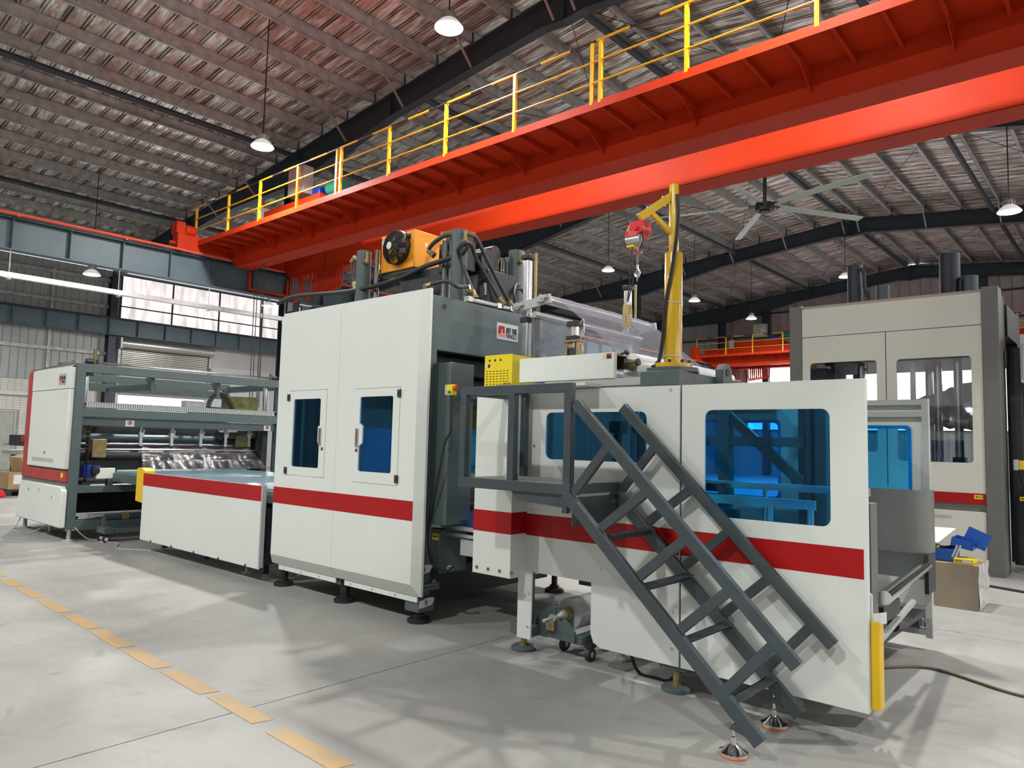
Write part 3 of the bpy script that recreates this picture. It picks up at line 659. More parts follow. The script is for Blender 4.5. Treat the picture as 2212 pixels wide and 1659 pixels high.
def logo_plate(parent, P, u, v, n, W, H, name='name_plate'):
    P = Vector(P); u = Vector(u); v = Vector(v); n = Vector(n)
    def quad(a, b, c, d, off, th, m, nm, par):
        mb = MB(); pts = [P + u * p[0] * W + v * p[1] * H + n * off for p in (a, b, c, d)]
        mb.add([tuple(p) for p in pts] + [tuple(p + n * th) for p in pts], [(3, 2, 1, 0), (4, 5, 6, 7), (0, 1, 5, 4), (1, 2, 6, 5), (2, 3, 7, 6), (3, 0, 4, 7)]); return mb.build(nm, m, par, smooth=False)
    pl = quad((0, 0), (1, 0), (1, 1), (0, 1), 0, .004, M['logo_w'], name, parent)
    def poly(pts, m, off):
        mb = MB(); q = [P + u * a * W + v * b * H + n * off for a, b in pts]; k = len(q)
        mb.add([tuple(p) for p in q] + [tuple(p + n * .001) for p in q], [tuple(range(k))[::-1], tuple(range(k, 2 * k))] + [(i, (i + 1) % k, (i + 1) % k + k, i + k) for i in range(k)])
        return mb
    poly([(.07, .35), (.07, .72), (.11, .82), (.36, .82), (.36, .40), (.27, .37), (.27, .68), (.21, .58), (.20, .36)], M['red'], .004).build('emblem', M['red'], pl, smooth=False)
    poly([(.07, .17), (.07, .33), (.19, .33), (.27, .28), (.36, .36), (.36, .17)], M['logo_o'], .004).build('emblem', M['logo_o'], pl, smooth=False)
    t = MB()
    for i, kx in enumerate(('nai', 'gu')): write(t, kx, P + u * W * (.44 + .27 * i) + v * H * .44 + n * .005, u, v, .21 * W, .33 * H, .032 * H * 1.3, n)
    for i, ch in enumerate('NAIGU'):
        x = (.44, .55, .655, .71, .83)[i]; write(t, ch, P + u * W * x + v * H * .16 + n * .005, u, v, .10 * W, .20 * H, .038 * H, n)
    t.build('lettering', M['black'], pl, smooth=False)
    s = MB()
    for a, b in ((.04, .06), (.96, .06), (.04, .94), (.96, .94)): q = P + u * W * a + v * H * b; s.cyl(q, q + n * .006, .004, 8)
    s.build('rivet', M['chrome'], pl); return pl
def warn_label(parent, P, u, n, W=.10, H=.04):
    P = Vector(P); u = Vector(u); n = Vector(n); v = Vector((0, 0, 1))
    def q(a0, a1, b0, b1, off, m, nm, par):
        pts = [P + u * a + v * b + n * off for a, b in ((a0, b0), (a1, b0), (a1, b1), (a0, b1))]
        return MB().add([tuple(p) for p in pts] + [tuple(p + n * .001) for p in pts], [(3, 2, 1, 0), (4, 5, 6, 7), (0, 1, 5, 4), (1, 2, 6, 5), (2, 3, 7, 6), (3, 0, 4, 7)]).build(nm, m, par, smooth=False)
    b = q(0, W, 0, H, 0, M['paper'], 'warning_label', parent)
    q(.5 * W, .98 * W, .04 * H, .96 * H, .001, M['black'], 'printed_block', b); q(.5 * W, .98 * W, .66 * H, .96 * H, .002, M['rbutton'], 'printed_band', b)
    c = [P + u * (.10 * W) + v * (.2 * H), P + u * (.42 * W) + v * (.2 * H), P + u * (.26 * W) + v * (.8 * H)]; c = [p + n * .001 for p in c]
    MB().add([tuple(p) for p in c] + [tuple(p + n * .001) for p in c], [(2, 1, 0), (3, 4, 5), (0, 1, 4, 3), (1, 2, 5, 4), (2, 0, 3, 5)]).build('warning_triangle', M['sun_yellow'], b, smooth=False)
    return b
def arrow_label(parent, P, u, n, W=.10, H=.065):
    P = Vector(P); u = Vector(u); n = Vector(n); v = Vector((0, 0, 1))
    def pg(pts, off, m, nm, par):
        q = [P + u * a * W + v * b * H + n * off for a, b in pts]; k = len(q)
        return MB().add([tuple(p) for p in q] + [tuple(p + n * .001) for p in q], [tuple(range(k))[::-1], tuple(range(k, 2 * k))] + [(i, (i + 1) % k, (i + 1) % k + k, i + k) for i in range(k)]).build(nm, m, par, smooth=False)
    b = pg([(0, 0), (1, 0), (1, 1), (0, 1)], 0, M['sun_yellow'], 'arrow_label', parent)
    pg([(.1, .5), (.3, .74), (.3, .6), (.75, .56), (.92, .66), (.92, .36), (.75, .44), (.3, .40), (.3, .26)], .001, M['black'], 'arrow', b); return b
def screws(parent, pts, y, r=.008, m=None, name='screw'):
    mb = MB()
    for x, z in pts: mb.cyl((x, y - .006, z), (x, y + .002, z), r, 10)
    return mb.build(name, m or M['alu'], parent)
def levelling_foot(parent, x, y, z1, r=.075, rod=.02, m=None, m2=None, h=.03, name='levelling_foot'):
    mb = MB(); mb.lathe((x, y, 0), [(r, 0), (r, h * .6), (r * .75, h), (rod * 1.6, h * 1.1), (rod * 1.6, h * 1.6), (rod, h * 1.7), (rod, z1)], 20)
    return mb.build(name, m or M['black'], parent)

# ------------------------------------------------------------------ the tall forming press
press = thing('forming_press', 'tall white and dark grey forming press with two blue windowed doors and red stripe', 'machine', (-6, 5.4, 0))
W_, G_ = M['white'], M['grey']
# side frames (portal plates facing +x and -x)
for x0, x1 in ((-4.96, -4.88), (-7.12, -7.04)):
    MB().prism([(4.34, .22), (4.34, 2.935), (6.5, 2.935), (6.5, .22), (6.25, .22), (6.25, 2.43), (4.505, 2.43), (4.505, .22)], 'x', x0, x1).build('side_frame', G_, press, smooth=False, bevel=.004)
mb = MB(); mb.box(-7.04, -4.96, 4.34, 4.50, 2.2, 2.935); mb.box(-7.04, -4.96, 6.25, 6.5, 2.2, 2.935); mb.box(-7.04, -4.96, 4.50, 6.25, 2.75, 2.93); mb.build('head_beam', G_, press, smooth=False)
mb = MB(); mb.box(-7.04, -4.96, 4.38, 4.50, .22, .42); mb.box(-7.04, -4.96, 6.3, 6.5, .22, .42); mb.box(-7.04, -4.96, 4.5, 6.3, .16, .44); mb.build('shade_base', M['black'], press, smooth=False)  # base beams plus an added solid pan, black to deepen the under-press shade
MB().cyl((-4.885, 4.58, 2.845), (-4.875, 4.58, 2.845), .022, 16).build('lifting_hole', M['black'], press)
# front cover: two sheets meeting at a seam, bevelled border, two doors
d1 = (-6.895, -6.205, 1.207, 2.088); d2 = (-5.743, -5.073, 1.193, 2.076)
xs_ = -6.02
for (xa, xb, dd) in ((-7.115, xs_ - .0015, d1), (xs_ + .0015, -4.85, d2)):
    mb = MB(); mb.prism(rect(xa, xb, .352, 2.865), 'y', 4.25, 4.262, holes=[rect(dd[0] - .004, dd[1] + .004, dd[2] - .004, dd[3] + .004)])
    e0 = -7.19 if xa < -7 else xa; e1 = -4.785 if xb > -5 else xb
    # bevelled margins
    mb.add([(xa, 4.25, 2.865), (xb, 4.25, 2.865), (e1, 4.32, 2.965), (e0, 4.32, 2.965)], [(0, 1, 2, 3)])
    mb.add([(xa, 4.25, .352), (xb, 4.25, .352), (e1, 4.32, .245), (e0, 4.32, .245)], [(3, 2, 1, 0)])
    if xa < -7: mb.add([(xa, 4.25, .352), (xa, 4.25, 2.865), (e0, 4.32, 2.965), (e0, 4.32, .245)], [(0, 1, 2, 3)])
    else: mb.add([(xb, 4.25, .352), (xb, 4.25, 2.865), (e1, 4.32, 2.965), (e1, 4.32, .245)], [(3, 2, 1, 0)])
    mb.add([(e0, 4.32, 2.965), (e1, 4.32, 2.965), (e1, 4.345, 2.965), (e0, 4.345, 2.965)], [(0, 1, 2, 3)])
    if xb > -5: mb.add([(e1, 4.32, .245), (e1, 4.32, 2.965), (e1, 4.345, 2.965), (e1, 4.345, .245)], [(0, 1, 2, 3)])
    else: mb.add([(e0, 4.32, .245), (e0, 4.32, 2.965), (e0, 4.345, 2.965), (e0, 4.345, .245)], [(0, 1, 2, 3)])
    mb.box(e0 + .12, e1 - .06 if xb > -5 else e1 - .02, 4.33, 4.342, .19, .25)
    mb.build('front_cover', W_, press, smooth=False)
    MB().box(xa, xb, 4.2485, 4.2495, .897, 1.068).build('red_stripe', M['red'], press, smooth=False)
    screws(press, [(e0 + .22 + .33 * i, .215) for i in range(3)], 4.33, .009)
def press_door(dd, hinge_side):
    x0, x1, z0, z1 = dd
    wx0, wx1 = (-6.797, -6.305) if hinge_side < 0 else (-5.655, -5.166)
    wz0, wz1 = 1.295, 2.0
    hx = -6.29 if hinge_side < 0 else -5.68      # handle centre
    # window outline notched around the recessed handle
    o = rrect(wx0, wx1, wz0, wz1, .022, 4)
    if hinge_side < 0: ol = [(wx1, wz1 - .25 - .03), (wx1 - .03, wz1 - .28), (wx1 - .03, wz1 - .44), (wx1, wz1 - .47)]
    else: ol = [(wx0, wz0 + .235), (wx0 + .05, wz0 + .265), (wx0 + .05, wz0 + .425), (wx0, wz0 + .455)]
    pts = []
    for i, p in enumerate(o):
        pts.append(p)
        nxt = o[(i + 1) % len(o)]
        if hinge_side > 0 and p[0] < wx0 + 1e-4 and nxt[0] < wx0 + 1e-4 and nxt[1] < p[1] - .1: pts += ol[::-1]
        if hinge_side < 0 and p[0] > wx1 - 1e-4 and nxt[0] > wx1 - 1e-4 and nxt[1] > p[1] + .1: pts += ol[::-1]
    if hinge_side < 0: pts = o[:-1] + [o[-1]] + ol[::-1]
    dr = MB().prism(rect(x0, x1, z0, z1), 'y', 4.246, 4.264, holes=[pts]).build('door', W_, press, smooth=False)
    MB().prism(pts, 'y', 4.258, 4.262).build('window_pane', M['blue'], dr, smooth=False)
    h = MB(); h.prism(rect(hx - .022, hx + .022, 1.525, 1.70), 'y', 4.238, 4.247, holes=[rrect(hx - .013, hx + .013, 1.545, 1.68, .008, 3)]); h.build('handle_plate', M['alu'], dr, smooth=False)
    MB().prism(rrect(hx - .012, hx + .012, 1.546, 1.679, .008, 3), 'y', 4.244, 4.246).build('handle_recess', M['brass'], dr, smooth=False)
    hxx = x0 + .005 if hinge_side < 0 else x1 - .005
    for z in (2.02, 1.25):
        hg = MB().box(hxx - .02, hxx + .02, 4.232, 4.247, z - .035, z + .035).build('hinge', M['black'], dr, bevel=.003)
        screws(hg, [(hxx + a, z + b) for a in (-.012, .012) for b in (-.023, .023)], 4.234, .005, M['chrome'])
    warn_label(dr, (hx - .0 if hinge_side < 0 else hx - .045, 4.245, 1.475), (1, 0, 0), (0, -1, 0), .06, .035)
press_door(d1, -1); press_door(d2, 1)
# name plate on the side frame
logo_plate(press, (-4.88, 5.30, 2.635), (0, 1, 0), (0, 0, 1), (1, 0, 0), .325, .168)
# feet
for x in (-7.148, -6.05, -4.95):
    ft = levelling_foot(press, x + .03, 4.43, .20, .105, .032, M['black'], h=.045)
    MB().cyl((x + .03, 4.43, .09), (x + .03, 4.43, .17), .045, 6).build('lock_nut', M['black'], ft, smooth=False)
    levelling_foot(press, x + .03, 6.38, .22, .105, .032, M['black'], h=.045)
mb = MB(); mb.box(-5.02, -4.84, 4.345, 4.53, .10, .22); mb.box(-6.12, -6.0, 4.36, 4.46, .17, .25); mb.build('foot_block', G_, press, bevel=.004)
mb = MB(); mb.box(-4.9, -4.79, 4.36, 4.54, .29, .315); mb.box(-4.9, -4.79, 4.36, 4.54, .32, .345)
for a, b in ((-4.85, 4.40), (-4.82, 4.5)): mb.cyl((a, b, .345), (a, b, .37), .022, 6)
mb.build('clamp_plate', G_, press, bevel=.003)
for z in (.17, .45):
    tp = MB(); tp.prism([(4.35, z - .035), (4.50, z - .02), (4.53, z + .035), (4.47, z + .05), (4.36, z + .03)], 'x', -4.838 if z < .3 else -4.878, -4.834 if z < .3 else -4.874); tp = tp.build('masking_tape', M['paper'], press, smooth=False)
    t2 = MB(); X = -4.832 if z < .3 else -4.872
    for a, b, c_, d_ in ((0, 0, 0, 1), (0, 1, .6, .9), (.6, .9, .6, .55), (.6, .55, 0, .5), (0, .5, .7, .45), (.7, .45, .7, .05), (.7, .05, 0, 0)): t2.bar((X, 4.42 + a * .03, z - .01 + b * .04), (X, 4.42 + c_ * .03, z - .01 + d_ * .04), .006, .001, up=(1, 0, 0))
    t2.build('handwritten_letter', M['motorblue'], tp, smooth=False)
# cable channel box on the side frame and the low cabinet
MB().box(-4.88, -4.66, 4.47, 4.77, .86, 2.305).build('cable_channel', G_, press, bevel=.006)
for z in (1.25, 1.75, 2.1): screws(press, [(-4.88, z)], 4.46, .006, M['black'])
lc = MB().box(-4.984, -4.867, 4.6, 4.95, .40, .80).build('low_cabinet', G_, press, bevel=.005)
arrow_label(lc, (-4.961, 4.598, .70), (1, 0, 0), (0, -1, 0), .085, .06)
# inside the press: platens, moulds, rails, belt, rear blue windows
mb = MB(); mb.box(-6.9, -5.1, 4.7, 6.2, 2.25, 2.42); mb.box(-6.7, -5.3, 4.9, 6.1, 2.08, 2.25); mb.box(-6.75, -5.2, 4.8, 6.1, 1.0, 1.12)
for x in (-6.7, -5.3): mb.box(x - .12, x + .12, 4.8, 6.2, 1.95, 2.08)
mb.build('upper_platen', M['dark'], press, bevel=.01)
MB().box(-6.85, -4.98, 5.9, 6.2, 1.75, 2.0).build('yellow_beam', M['yellow'], press, bevel=.006)
mb = MB(); mb.box(-6.9, -3.9, 4.66, 6.15, .85, .90); mb.build('press_table', M['navy'], press, bevel=.004)
mb = MB(); mb.box(-7.0, -3.9, 4.60, 4.65, .815, .85); mb.box(-4.85, -3.9, 4.60, 4.64, .755, .785); mb.build('guide_rail', M['alu'], press, smooth=False)
MB().box(-4.62, -4.0, 4.62, 4.65, .60, .74).build('guide_bracket', M['lightgrey'], press, smooth=False)
rk = MB()
for i in range(34): rk.prism([(-6.78 + .10, 1.30 + .019 * i), (-6.78 + .125, 1.3095 + .019 * i), (-6.78 + .10, 1.319 + .019 * i)], 'y', 4.55, 4.60)
rk.box(-6.80, -6.68, 4.5, 4.66, 1.0, 2.3); rk.build('gear_rack', M['dark'], press, smooth=False)
MB().box(-5.635, -5.10, 4.285, 4.290, 1.20, 1.70).build('inner_guard_sheet', M['roll'], press, smooth=False)
MB().cyl((-6.5, 5.4, 1.32), (-5.9, 5.4, 1.32), .16, 20).build('film_core', M['roll'], press)
mb = MB(); mb.box(-6.6, -6.1, 5.5, 5.9, 1.5, 1.62); mb.box(-6.5, -6.4, 5.4, 5.5, 1.4, 1.95); mb.box(-6.3, -6.2, 5.5, 5.6, 1.6, 2.0); mb.build('inner_gantry', M['lightgrey'], press, bevel=.004)
MB().prism(rect(-7.1, -4.9, .95, 2.2), 'y', 6.42, 6.44, holes=[rrect(-6.9, -6.2, 1.2, 2.05, .03), rrect(-5.75, -5.1, 1.2, 2.05, .03)]).build('rear_cover', W_, press, smooth=False)
for a, b in ((-6.9, -6.2), (-5.75, -5.1)): MB().prism(rrect(a, b, 1.2, 2.05, .03), 'y', 6.425, 6.43).build('window_pane', M['blue'], press, smooth=False)
mb = MB(); mb.box(-7.1, -4.9, 6.40, 6.46, .25, .95); mb.build('rear_skirt', M['warmgrey'], press, smooth=False)

# top of the press: four hydraulic cylinders, guide rods, oil cooler, power unit
for i, (x, y, h) in enumerate(((-6.70, 5.0, 3.74), (-5.14, 5.0, 3.71), (-5.14, 5.87, 3.69), (-6.70, 5.87, 3.7))):
    c = MB().cyl((x, y, 2.93), (x, y, h), .083, 28).cyl((x, y, h - .02), (x, y, h + .004), .072, 28).build('hydraulic_cylinder', G_, press)
    MB().cyl((x + .05, y - .03, h - .14), (x + .14, y - .06, h - .14), .03, 12).cyl((x + .14, y - .06, h - .16), (x + .14, y - .06, h - .04), .02, 8).build('port_fitting', M['brass'], c)
for x, y, h in ((-6.52, 5.05, 3.74), (-5.40, 5.05, 3.66), (-5.33, 5.08, 3.70), (-5.30, 5.80, 3.62), (-5.25, 5.85, 3.63)):
    MB().cyl((x, y, 2.93), (x, y, h), .032, 20).build('guide_rod', M['chrome'], press)
pu = thing('hydraulic_power_unit', 'black hydraulic tank with motor standing on the press roof between the cylinders', 'tank', (-5.8, 5.6, 2.93))
MB().box(-6.30, -5.45, 5.22, 6.05, 2.94, 3.47).build('tank', M['dark'], pu, bevel=.015)
MB().box(-5.12, -4.98, 5.25, 5.68, 2.98, 3.35).build('valve_block', M['dark'], pu, bevel=.01)
MB().cyl((-5.5, 5.45, 3.5), (-5.15, 5.45, 3.5), .12, 20).cyl((-5.6, 5.6, 3.62), (-5.2, 5.6, 3.62), .08, 16).build('pump_motor', M['black'], pu)
mb = MB(); mb.box(-5.55, -5.2, 5.1, 5.3, 3.35, 3.66); mb.box(-5.5, -5.25, 5.15, 5.3, 3.66, 3.78); mb.build('valve_stack', M['black'], pu, bevel=.01)
MB().cyl((-5.0, 5.24, 3.08), (-5.0, 5.24, 3.2), .02, 8).build('level_gauge', M['chrome'], pu)
ck = MB().tube([(-4.97, 5.68, 3.22), (-4.95, 5.75, 3.22), (-4.95, 5.80, 3.17), (-4.95, 5.78, 3.12)], .014, 8).tube([(-6.32, 5.2, 3.22), (-6.38, 5.18, 3.22), (-6.42, 5.18, 3.17), (-6.38, 5.18, 3.12)], .014, 8).build('lifting_hook', M['black'], pu)
oc = thing('oil_cooler', 'orange oil cooler box with a black fan guard on top of the press', 'cooler', (-6.2, 5.2, 3.47))
ox0, ox1 = -6.514, -5.946
MB().box(ox0, ox1, 5.1, 5.62, 3.48, 3.90).build('cooler_housing', M['orange'], oc, bevel=.008)
MB().box(ox0 - .02, ox1 + .02, 5.12, 5.6, 3.44, 3.48).build('cooler_base', M['black'], oc, smooth=False)
cx_, cz_ = -6.202, 3.724; r_ = .185
sh_ = MB(); sh_.lathe((cx_, 5.03, cz_), [(r_, .07), (r_, 0), (r_ + .008, 0), (r_ + .008, .07)], 32, 'y', caps=False); sh_.build('fan_shroud', M['black'], oc)
gd = MB()
for k in range(11):
    rr = .045 + .0135 * k; yy = 4.965 + .055 * (rr / r_) ** 2
    gd.tube([(cx_ + rr * math.cos(a), yy, cz_ + rr * math.sin(a)) for a in [2 * PI * j / 28 for j in range(28)]], .0022, 4, closed=True)
for k in range(5):
    a = 2 * PI * k / 5 + .5; gd.tube([(cx_ + q * math.cos(a), 4.96 + .06 * (q / r_) ** 2, cz_ + q * math.sin(a)) for q in (.03, .1, .15, .19)], .005, 5)
o = gd.build('fan_guard', M['black'], oc); o['kind'] = 'stuff'
MB().cyl((cx_, 4.955, cz_), (cx_, 5.06, cz_), .042, 20).build('fan_hub', M['alu'], oc)
for k in range(5):
    a = 2 * PI * k / 5; d_ = Vector((math.cos(a), 0, math.sin(a))); c0 = Vector((cx_, 5.06, cz_))
    MB().bar(c0 + d_ * .04, c0 + d_ * .17, .075, .006, up=Vector((0, 1, 0)) + Vector((-d_.z, 0, d_.x)) * .5).build('fan_blade', M['black'], oc, smooth=False)
MB().box(cx_ + .15, cx_ + .20, 4.98, 5.03, cz_ - .11, cz_ - .05).build('fan_junction_box', M['black'], oc, bevel=.004)
MB().box(ox1 - .1, ox1 - .06, 5.096, 5.1, 3.80, 3.86).build('sticker', M['black'], oc, smooth=False)
MB().box(ox0 + .01, ox0 + .06, 5.096, 5.1, 3.81, 3.85).build('sticker', M['paper'], oc, smooth=False)
MB().box(ox1 + .0, ox1 + .002, 5.25, 5.29, 3.74, 3.78).build('sticker', M['paper'], oc, smooth=False)
MB().cyl((ox1 - .03, 5.55, 3.90), (ox1 - .03, 5.55, 3.97), .03, 12).cyl((ox1 - .05, 5.55, 3.95), (ox1 + .18, 5.5, 3.93), .022, 12).build('outlet_fitting', M['brass'], oc)
# hoses
def hose(pts, r, label, m='hose', ends=True):
    t = thing('hydraulic_hose', label, 'hose', pts[0])
    s = spline(pts, 8); MB().tube(s, r, 10).build('hose_body', M[m], t)
    if ends:
        for a, b in ((s[0], s[2]), (s[-1], s[-3])):
            d = (b - a).normalized(); MB().cyl(a, a + d * .09, r * 1.35, 10).cyl(a, a + d * .03, r * 1.7, 6).build('hose_fitting', M['brass'], t)
    return t
hose([(-8.330, 4.900, 3.305), (-7.988, 4.950, 3.364), (-6.923, 4.950, 3.295), (-6.093, 4.950, 3.318), (-5.577, 4.950, 3.401), (-5.200, 4.950, 3.432), (-5.058, 4.970, 3.471), (-5.014, 5.000, 3.564)], .026, 'long thick black hose running across the press roof in front of the cooler', 'rubber', False)
hose([(-5.186, 4.600, 3.071), (-5.033, 4.620, 3.100), (-4.906, 4.650, 3.098), (-4.830, 4.700, 3.045), (-4.93, 4.92, 3.10), (-4.90, 4.93, 3.03)], .02, 'short grey hose arching over the front corner of the press roof')
hose([(-4.91, 5.02, 3.0), (-4.98, 5.0, 3.15), (-5.06, 4.95, 3.4), (-5.001, 4.850, 3.459), (-4.914, 4.850, 3.518), (-4.924, 4.950, 3.515), (-4.989, 5.100, 3.418), (-4.93, 5.34, 3.1), (-4.90, 5.42, 3.0)], .02, 'grey hose looping high over the cylinder and down to the manifold')
hose([(-5.02, 4.97, 3.66), (-4.96, 5.05, 3.62), (-4.94, 5.2, 3.42), (-4.92, 5.42, 3.15), (-4.90, 5.56, 2.99)], .02, 'grey hose sloping from the cylinder top down to the manifold')
hose([(-5.05, 5.82, 3.3), (-5.0, 5.72, 3.28), (-4.94, 5.62, 3.15), (-4.92, 5.66, 3.02), (-4.90, 5.72, 2.98)], .018, 'grey hose bowing beside the rear cylinder')
hose([(-5.043, 5.000, 3.640), (-5.162, 5.000, 3.674), (-5.332, 5.000, 3.699), (-5.503, 5.000, 3.660), (-5.614, 5.020, 3.594), (-5.565, 5.050, 3.533)], .022, 'black hose from the cylinder top to the cooler side')
hose([(ox1 + .18, 5.5, 3.93), (ox1 + .3, 5.45, 3.9), (ox1 + .42, 5.4, 3.82)], .018, 'black hose leaving the cooler outlet at the top', 'rubber', False)
hose([(-6.860, 5.000, 3.700), (-6.910, 5.000, 3.653), (-6.897, 5.000, 3.465), (-6.834, 5.000, 3.320)], .02, 'grey hose beside the leftmost cylinder of the press')
mf = MB(); mf.cyl((-4.91, 4.92, 2.975), (-4.91, 5.36, 2.975), .022, 10); mf.cyl((-4.91, 5.4, 2.975), (-4.91, 5.8, 2.975), .022, 10)
for y in (4.92, 5.34, 5.54): mf.box(-4.94, -4.88, y - .03, y + .03, 2.95, 3.0)
mf.build('manifold_pipe', M['alu'], press)

# emergency stop on its arm, with hanging cable
es = thing('emergency_stop_box', 'yellow and grey emergency stop box with red button beside the press', 'control box', (-4.5, 4.35, 1.95))
ex, ez = -4.488, 2.038
MB().box(ex - .035, ex + .03, 4.30, 4.36, ez - .045, ez + .045).build('box_body', M['sun_yellow'], es, bevel=.006)
MB().box(ex - .06, ex - .035, 4.30, 4.36, ez - .045, ez + .045).build('box_back', M['lightgrey'], es, bevel=.006)
MB().cyl((ex + .03, 4.33, ez + .015), (ex + .055, 4.33, ez + .015), .022, 16).build('stop_button', M['rbutton'], es)
MB().cyl((ex + .005, 4.285, ez - .02), (ex + .005, 4.30, ez - .02), .014, 14).build('start_button', M['green'], es)
MB().box(ex - .012, ex + .022, 4.296, 4.3, ez - .044, ez - .034).build('button_caption', M['paper'], es, smooth=False)
MB().bar((ex, 4.37, ez), (ex + .02, 4.75, ez + .02), .03, .03).cyl((-4.66, 4.75, 2.0), (-3.9, 4.75, 1.97), .03, 14).build('support_arm', G_, es)
cbl = spline([(ex - .01, 4.33, ez - .05), (ex - .01, 4.34, 1.7), (-4.592, 4.360, 1.571), (-4.733, 4.400, 1.163), (-4.851, 4.450, 0.867), (-4.879, 4.480, 0.638), (-4.797, 4.500, 0.496), (-4.694, 4.550, 0.463), (-4.688, 4.600, 0.487)], 8)
tag(MB().tube(cbl, .011, 8).build('hanging_cable', M['rubber']), 'black cable hanging in a long loop from the emergency stop box', 'cable')
tag(MB().tube([Vector((-4.722, 4.600, 0.470)) + Vector((.03 * math.cos(a), 0, .02 * math.sin(a))) for a in [2 * PI * i / 16 for i in range(16)]], .008, 6, closed=True).build('cable_coil', M['lightgrey']), 'small grey coil at the bottom of the hanging black cable', 'cable coil')
# ------------------------------------------------------------------ right hand unit (film feeding and heating station)
unit = thing('feeding_station', 'long white machine unit with two blue windows and a red stripe behind the steel stairs', 'machine', (-2.5, 5.6, 0))
yf = 4.38
# left front panel with stepped outline and window
MB().prism([(-3.735, .105), (-3.60, .105), (-3.60, .615), (-3.045, .615), (-3.045, .26), (-3.02, .20), (-2.96, .172), (-2.350, .172), (-2.350, 2.012), (-2.668, 2.012), (-3.735, 2.012)], 'y', yf, yf + .015, holes=[rrect(-3.489, -2.603, 1.482, 1.838, .05)]).build('front_panel', W_, unit, smooth=False)
MB().prism([(-2.335, .172), (-1.199, .172), (-1.199, 2.012), (-2.335, 2.012)], 'y', yf, yf + .015, holes=[rrect(-2.169, -1.389, 1.162, 1.843, .05)]).build('front_panel', W_, unit, smooth=False)
MB().box(-1.214, -1.199, yf + .015, yf + .05, .172, 2.012).build('panel_return', W_, unit, smooth=False)
MB().prism(rrect(-3.489, -2.603, 1.482, 1.838, .05), 'y', yf + .006, yf + .010).build('window_pane', M['blue'], unit, smooth=False)
MB().prism(rrect(-2.169, -1.389, 1.162, 1.843, .05), 'y', yf + .006, yf + .010).build('window_pane', M['blue'], unit, smooth=False)
for a, b in ((-3.735, -2.350), (-2.335, -1.214)): MB().box(a, b, yf - .0015, yf - .0003, .891, 1.056).build('red_stripe', M['red'], unit, smooth=False)
screws(unit, [(-3.60, 1.98), (-3.13, 1.985), (-2.42, 1.985), (-3.60, 1.09), (-3.60, .78), (-3.62, .45), (-3.63, .2), (-3.6, 1.58), (-2.40, 1.10), (-2.40, .52), (-2.40, .28), (-2.42, .96), (-2.97, .72)], yf, .010)
# box shaped side cover at the left end
MB().box(-4.059, -3.663, 4.2, 4.62, .575, 1.975).build('side_cover', W_, unit, bevel=.003)
sc0, sc1 = -4.059, -3.663
MB().box(sc0 - .0, sc1 + .0015, 4.1985, 4.62, .905, 1.068).build('red_stripe', M['red'], unit, smooth=False)
screws(unit, [(sc0 + .05 + .12 * i, .62) for i in range(4)], 4.2, .013, M['olive'])
MB().box(sc0, -3.0, 4.2, 4.4, 2.02, 2.04).build('top_sheet', W_, unit, smooth=False)
# frame
fr = MB()
for x in (-3.70, -2.37, -1.28):
    for y in (4.42, 6.74):
        if not (x > -2 and y > 5): fr.box(x - .04, x + .04, y - .02, y + .08, .19, 1.99)
for y in (4.44, 6.76):
    fr.box(-2.98 if y < 5 else -3.74, -1.24 if y < 5 else -1.45, y - .03, y + .05, .19, .27)
    fr.box(-3.74, -2.66, y - .03, y + .05, 1.94, 2.02)
fr.build('frame', G_, unit, smooth=False, bevel=.004)
MB().box(-2.67, -2.37, 4.40, 4.62, 2.015, 2.12).box(-2.45, -2.37, 4.62, 6.8, 2.0, 2.115).box(-2.45, -1.9, 4.62, 4.7, 2.0, 2.03).build('top_beam', G_, unit, bevel=.004)
MB().prism([(4.95, 2.05), (4.95, 2.17), (5.0, 2.215), (5.05, 2.215), (5.10, 2.17), (5.10, 2.05)], 'x', -2.37, -2.31).build('lifting_lug', G_, unit, smooth=False)
MB().cyl((-2.312, 5.025, 2.15), (-2.305, 5.025, 2.15), .028, 16).build('lug_hole', M['black'], unit)
for x in (-3.72, -2.40):
    f_ = levelling_foot(unit, x, 4.45, .20, .09, .024, M['brass'], h=.03, name='foot_rod'); MB().lathe((x, 4.45, 0), [(.10, 0), (.10, .022), (.08, .035), (.02, .036)], 22).build('foot_pad', G_, f_)
    MB().cyl((x, 4.45, .13), (x, 4.45, .18), .05, 14).build('foot_collar', G_, f_)
mb = MB(); mb.box(-3.82, -3.60, 4.40, 4.52, .17 - .05, .17 + .03); mb.box(-2.50, -2.30, 4.40, 4.52, .14, .19); mb.build('foot_block', G_, unit, bevel=.004)
for x in (-1.75, -3.02): levelling_foot(unit, x, 4.75, .20, .06, .014, M['galv'], h=.03)
# inside: handrails, uprights, braces, dark machinery, rear panels with blue windows
def rear_panel(x0, x1, holes):
    p = MB().prism(rect(x0, x1, .17, 2.02), 'y', 6.86, 6.875, holes=[rrect(*h, .04) for h in holes]).build('rear_panel', W_, unit, smooth=False)
    for h in holes: MB().prism(rrect(h[0] - .03, h[1] + .03, h[2] - .03, h[3] + .03, .04), 'y', 6.845, 6.850).build('rear_window_pane', M['blue'], unit, smooth=False)
rear_panel(-3.73, -2.45, [(-3.45, -2.65, 1.15, 1.85)]); rear_panel(-2.35, -1.375, [(-2.15, -1.54, 1.05, 1.80)])
rr_ = MB(); rr_.box(-1.42, -1.372, 6.80, 6.86, .10, 2.05)
for z in (2.0, 1.90, 1.0, .30, .12): rr_.box(-2.36, -1.375, 6.80, 6.86, z, z + .045)
rr_.build('rear_frame', M['lightgrey'], unit, smooth=False)
it = MB(); rr2 = M['alu']
